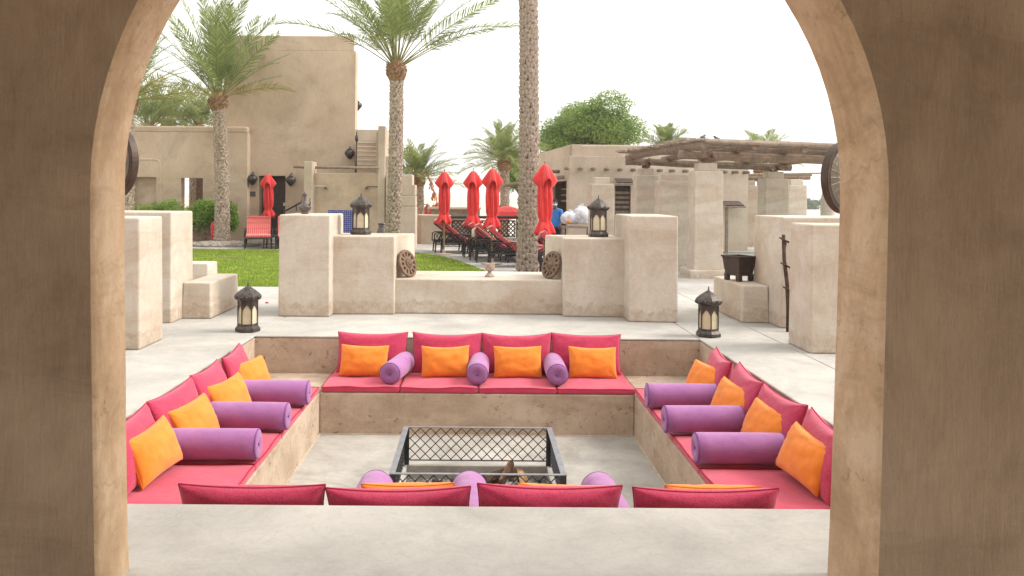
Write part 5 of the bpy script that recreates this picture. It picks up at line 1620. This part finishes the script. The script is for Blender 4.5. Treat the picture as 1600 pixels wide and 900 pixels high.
# low wall with lattice panels behind the loungers
lw_ = thing('terrace_wall', 'low cream terrace wall behind the loungers with dark lattice openings', 'low wall', (0,0,0))
LY = 29.6
wz1 = PZ(680,336,LY)
obj('wall', MB().prism([(PX(658,LY),LY),(PX(704.5,LY),LY),(PX(704.5,LY),LY+.4),(PX(650,LY),LY+1.2),(PX(650,LY),LY+.5)], -.05, wz1), M['bldg_pale'], lw_, bevel=.03)
obj('wall', wbox(MB(), PX(704.5,LY)+.003, PX(845,LY), LY, LY+.25, -.05, PZ(760,371,LY)), M['bldg_pale'], lw_)
panels = [(706,734),(744,771),(779,806)]
for k, (a, b) in enumerate(panels):
    x0, x1 = PX(a,LY), PX(b,LY); z0, z1 = PZ(a,371,LY)+.02, PZ(a,344,LY)
    f = obj('lattice_panel', MB().box((x0,LY+.02,z0),(x1,LY+.07,z0+.04)).box((x0,LY+.02,z1-.04),(x1,LY+.07,z1)).box((x0,LY+.02,z0+.041),(x0+.04,LY+.07,z1-.041)).box((x1-.04,LY+.02,z0+.041),(x1,LY+.07,z1-.041)), M['darkwood'], lw_)
    g = MB(); w_, h_ = x1-x0, z1-z0; s = .15
    for sg in (1,-1):
        for q in range(-int(h_/s)-1, int(w_/s)+2):
            u0, u1 = (q*s, q*s+h_) if sg > 0 else (q*s+h_, q*s)
            ta, tb = sorted(((0-u0)/(u1-u0), (w_-u0)/(u1-u0))); lo, hi = max(0,ta), min(1,tb)
            if hi-lo < .05: continue
            g.tube([(x0+u0+(u1-u0)*lo, LY+.045+sg*.008, z0+h_*lo),(x0+u0+(u1-u0)*hi, LY+.045+sg*.008, z0+h_*hi)], .02, 4)
    obj('lattice_bar', g, M['darkwood'], f)
    obj('post', wbox(MB(), x1+.02, x1+.10, LY+.0, LY+.12, z0-.02, PZ(b,341,LY)), M['darkwood'], lw_)
obj('top_rail', MB().tube([(PX(704,LY),LY+.05,PZ(720,339.5,LY)),(PX(810,LY),LY+.05,PZ(808,339.5,LY)+.0)], .05, 8), M['wicker'], lw_)
# bar counter and parasols of the lower terrace beyond
bc = thing('bar_counter', 'pale topped bar counter beyond the terrace wall', 'counter', (0,0,0))
BY = 34.5
obj('counter_top', wbox(MB(), PX(668,BY), PX(752,BY), BY, BY+.8, PZ(700,327,BY), PZ(700,323.5,BY)), M['pier'], bc, bevel=.01)
obj('front', wbox(MB(), PX(673,BY), PX(750,BY), BY+.15, BY+.7, -.9, PZ(700,327,BY)-.002), M['wood_grey'], bc)
tag(obj('fence_rail', MB().tube([(PX(650,BY+2),BY+2,PZ(650,319,BY+2)),(PX(668,BY+2),BY+2,PZ(668,319.5,BY+2)),(PX(668,BY+2),BY+2,-1.2)], .06, 6), M['wood']), 'dark rail beyond the stepped wall', 'rail')
kk = 0
for px, py, Y in ((668.5,318.5,40),(678,319,41),(686.5,319,40),(699.5,318.5,41),(783,318,40)):
    o = dup(par, (PX(px,Y), Y, PZ(px,py,Y)-2.5), R(kk*31), ('small red parasol top beyond the counter, first from the left','small red parasol top beyond the counter, second from the left','small red parasol top beyond the counter, third from the left','small red parasol top just right of the leftmost big parasol','small red parasol top beyond the lattice, left of the palm trunk')[kk])
    o['group'] = 'red parasols on the lower terrace'; kk += 1
op = thing('open_parasol', 'big open red parasol on the lower terrace behind the lattice', 'parasol', (PX(793,34), 34, -1.2))
zt, zr = PZ(793,321,34)+1.2, PZ(793,342,34)+1.2
pn = 8
cm = MB(); cm.v.append(Vector((0,0,zt)))
for t, zz in ((.35,zt-.10),(.7,zt-.27),(1.0,zr)):
    for k in range(16):
        q = 2*PI*k/16; sagk = .0 if k % 2 == 0 else -.03*t
        cm.v.append(Vector((1.02*t*math.cos(q)*(1 if k % 2 == 0 else .97), 1.02*t*math.sin(q)*(1 if k % 2 == 0 else .97), zz-sagk)))
for k in range(16): cm.f.append([0, 1+k, 1+(k+1)%16])
for i in range(2):
    for k in range(16): cm.f.append([1+i*16+k, 1+(i+1)*16+k, 1+(i+1)*16+(k+1)%16, 1+i*16+(k+1)%16])
oc = obj('canopy', cm, M['umb'], op); oc.modifiers.new('thick','SOLIDIFY').thickness = .008
for k in range(8):
    q = 2*PI*k/8; obj('rib', MB().tube([(0,0,zt-.03),(.98*math.cos(q),.98*math.sin(q),zr-.02)], .012, 5), M['pole'], op)
obj('pole', MB().tube([(0,0,0),(0,0,zt)], .03, 8), M['pole'], op)
# cart with refuse bags
ct = thing('service_cart', 'grey service cart beside the poolside building', 'cart', (PX(899,24.6), 24.6, -.02))
cz = PZ(899,353,24.6)+.02
obj('top_shelf', MB().box((-.38,-.25,cz-.06),(.42,.25,cz)), M['wood_grey'], ct, bevel=.008)
obj('lower_shelf', MB().box((-.36,-.23,.25),(.40,.23,.29)), M['wood_grey'], ct)
for sx in (-.36,.40):
    for sy in (-.22,.22): obj('leg', MB().box((sx-.03,sy-.03,.0),(sx+.03,sy+.03,cz-.062)), M['wood_grey'], ct)
bagm = NT('clear_bag')
bn = bagm.noise(9, 5, .7)
M['bag'] = bagm.done(bagm.ramp(bn, [(.3, (.42,.46,.54,1)), (.6, (.72,.74,.78,1))]), .25, bagm.bump(bn, .9, .03), .5)
def bag(px, py, r, label, seed):
    b = MB(); b.ball((0,0,0), r, 26, 18)
    for p in b.v:
        d = p.normalized()
        p *= 1 + .16*noise.noise(d*2.2+Vector((seed,0,0))) + .09*abs(noise.noise(d*6+Vector((seed,3,0))))
        if p.z < -r[2]*.75: p.z = -r[2]*.75
    o = obj('refuse_bag', b, M['bag'], None, P(px,py,24.55), smooth=True)
    tag(o, label, 'bag', 'clear refuse bags on the cart')
    kn = MB()
    for k in range(5):
        a = k*1.25; kn.tube([(0,0,r[2]*.85),(math.cos(a)*.05,math.sin(a)*.05,r[2]*1.22)], [.03,.012], 5)
    obj('knot', kn, M['bag'], o)
bag(890.5,341.5,(.27,.22,.22),'clear plastic refuse bag with orange peel at the left end of the cart', 1)
bag(909,337.5,(.25,.22,.30),'clear plastic refuse bag at the right end of the cart, the taller one', 9)
oj = tag(obj('orange_peel', MB().ball((0,0,0),(.07,.03,.05),10,6), M['orange'], None, P(888.5,346.5,24.3), smooth=True), 'orange fruit rest showing in the left refuse bag', 'fruit')

# ================================================================== PERSON behind the cart
def build_person():
    root = thing('person', 'person in a blue tunic and face mask walking behind the right parasol', 'person', (PX(868,25.2), 25.2, -.02), R(-20))
    skin = simple('brown_skin', (.12,.065,.04,1), .6)
    blue_ = fabric('blue_cotton', (.03,.16,.48,1), (.05,.22,.58,1)); black = simple('black_cotton', (.012,.012,.015,1), .9)
    def skinned(name, joints, edges, mat, parent, sub=2, rootv=0):
        me = bpy.data.meshes.new(name); me.from_pydata([j[0] for j in joints], edges, [])
        o = bpy.data.objects.new(name, me); C.objects.link(o); o.parent = parent
        sk = o.modifiers.new('skin','SKIN'); 
        for i, j in enumerate(joints):
            r = j[1]; r = r if isinstance(r, tuple) else (r, r)
            me.skin_vertices[0].data[i].radius = r
        me.skin_vertices[0].data[rootv].use_root = True
        sb = o.modifiers.new('sub','SUBSURF'); sb.levels = sub; sb.render_levels = sub
        me.materials.append(mat); sk.use_smooth_shade = True
        return o
    # facing -Y locally; head bent forward a little
    J = [((0,0,.86),(.14,.10)), ((0,.0,1.02),(.13,.095)), ((0,.01,1.20),(.15,.10)), ((0,.01,1.34),(.10,.08)), ((0,-.01,1.41),.052), ((0,-.03,1.46),.05),
         ((.16,.01,1.33),.058), ((.22,-.02,1.08),.043), ((.20,-.16,.90),.034), ((.19,-.20,.85),.03),
         ((-.16,.01,1.33),.058), ((-.21,.03,1.08),.043), ((-.20,-.02,.86),.034), ((-.20,-.04,.80),.03),
         ((.09,0,.80),.085), ((.10,-.03,.45),.062), ((.10,.04,.09),.042), ((.10,-.08,.035),.036),
         ((-.09,0,.80),.085), ((-.10,.02,.45),.062), ((-.10,.12,.10),.042), ((-.10,.02,.035),.036)]
    E = [(0,1),(1,2),(2,3),(3,4),(4,5),(3,6),(6,7),(7,8),(8,9),(3,10),(10,11),(11,12),(12,13),(0,14),(14,15),(15,16),(16,17),(0,18),(18,19),(19,20),(20,21)]
    # fingers
    for base, sx in ((9,1),(13,-1)):
        hp = Vector(J[base][0])
        for k in range(4):
            b0 = len(J); ox = (k-1.5)*.018
            J.append(((hp.x+ox, hp.y-.03, hp.z-.03), .0095)); J.append(((hp.x+ox, hp.y-.045, hp.z-.075+.006*abs(k-1)), .0085)); J.append(((hp.x+ox*.9, hp.y-.035, hp.z-.10+.008*abs(k-1)), .0075))
            E += [(base,b0),(b0,b0+1),(b0+1,b0+2)]
        b0 = len(J); J.append(((hp.x-sx*.035, hp.y-.02, hp.z-.02), .010)); J.append(((hp.x-sx*.045, hp.y-.035, hp.z-.055), .0085)); E += [(base,b0),(b0,b0+1)]
    skinned('body', J, E, skin, root)
    hd_ = MB(); hd_.ball((0,-.045,1.555),(.078,.098,.118),20,16)
    for p in hd_.v:
        q = p - Vector((0,-.045,1.555))
        if q.z < -.02: p.x *= 1+q.z*2.2; 
        if q.y < -.07 and abs(q.x) < .02 and -.035 < q.z < .02: p.y -= .018
        if q.y < -.05 and abs(abs(q.x)-.032) < .016 and abs(q.z-.012) < .016: p.y += .010
    hdo = obj('head', hd_, skin, root, smooth=True)
    obj('hair', MB().ball((0,-.03,1.60),(.083,.098,.082),18,12), black, hdo, smooth=True)
    for s in (-1,1):
        obj('ear', MB().ball((s*.08,-.035,1.55),(.012,.022,.032),8,6), skin, hdo, smooth=True)
        obj('eye', MB().ball((s*.030,-.134,1.567),(.013,.008,.008),8,6), M['pipe'], hdo, smooth=True)
        obj('mask_loop', MB().tube([(s*.062,-.115,1.53),(s*.082,-.04,1.545)], .003, 4), M['pipe'], hdo)
    mk = MB(); mk.ball((0,-.062,1.510),(.073,.100,.055),16,10)
    obj('face_mask', mk, simple('pale_blue_mask', (.42,.66,.80,1), .8), hdo, smooth=True)
    skinned('tunic', [((0,0,.74),(.185,.13)), ((0,0,.88),(.17,.125)), ((0,0,1.05),(.155,.118)), ((0,.01,1.22),(.165,.12)), ((0,.01,1.345),(.11,.09)), ((0,-.005,1.40),.062),
        ((.17,.01,1.32),.075), ((.225,-.02,1.09),.058), ((.208,-.12,.95),.05), ((-.17,.01,1.32),.075), ((-.215,.03,1.09),.058), ((-.205,0,.93),.05)],
        [(0,1),(1,2),(2,3),(3,4),(4,5),(4,6),(6,7),(7,8),(4,9),(9,10),(10,11)], blue_, root, 2)
    skinned('trousers', [((0,0,.84),(.15,.115)), ((.095,0,.76),.105), ((.105,-.03,.45),.082), ((.105,.035,.10),.066), ((-.095,0,.76),.105), ((-.105,.02,.45),.082), ((-.105,.115,.11),.066)],
        [(0,1),(1,2),(2,3),(0,4),(4,5),(5,6)], black, root, 2)
    for s, y in ((1,-.04),(-1,.06)):
        obj('shoe', MB().ball((s*.10,y,.035),(.048,.13,.045),12,8), black, root, smooth=True)
    return root
build_person()
# clutter under the lattice: a dark rucksack and a blue ball-shaped bag
rk = thing('rucksack', 'dark rucksack standing by the lounger in front of the right lattice', 'bag', (PX(803,24.0,388), 24.0, -.02))
obj('body', MB().lathe([(.15,0),(.17,.06),(.165,.3),(.12,.42),(.02,.47)], 16, Matrix.Diagonal((1,.7,1,1))), M['iron'], rk, smooth=True)
obj('pocket', MB().ball((0,-.12,.16),(.11,.05,.11),10,8), M['wicker'], rk, smooth=True)
obj('strap', MB().tube([(-.05,.09,.42),(0,.12,.5),(.05,.09,.42)], .012, 6), M['iron'], rk)
bb = tag(obj('beach_ball', MB().ball((0,0,.12),.12,16,12), simple('blue_vinyl', (.03,.12,.45,1), .4), None, (PX(795,23.6,388), 23.6, .43), smooth=True), 'small blue ball lying by the dark rucksack', 'ball')
bb.location = (PX(795,24.0,388), 24.0, -.02)
# small details on the ground
tag(obj('fallen_flower', MB().ball((0,0,.012),(.03,.025,.012),8,5), M['red'], None, P(417,474,13.15).xy.to_3d(), smooth=True), 'small dark red fallen flower on the terrace behind the left lantern', 'flower')
tag(obj('drain_cover', MB().box((-.38,-.10,0),(.38,.10,.012)), M['wood'], None, (PX(358,22.6,398), 22.6, -.008)), 'narrow dark drain cover set in the lawn', 'drain cover')

# ================================================================== HAZE
hz = NT('haze_air')
pv = hz.n("ShaderNodeVolumePrincipled")
pv.inputs['Color'].default_value = (.93,.94,.95,1)
pv.inputs['Density'].default_value = .0007
pv.inputs['Anisotropy'].default_value = .2
for l_ in list(hz.t.links):
    if l_.to_node.type == 'OUTPUT_MATERIAL': hz.t.links.remove(l_)
hz.t.nodes.remove(hz.b)
hz.l(pv.outputs[0], hz.t.nodes["Material Output"].inputs['Volume'])
hzo = kind(obj('haze', MB().box((-1410,-70,-6),(1410,1410,14)), hz.m), 'stuff')
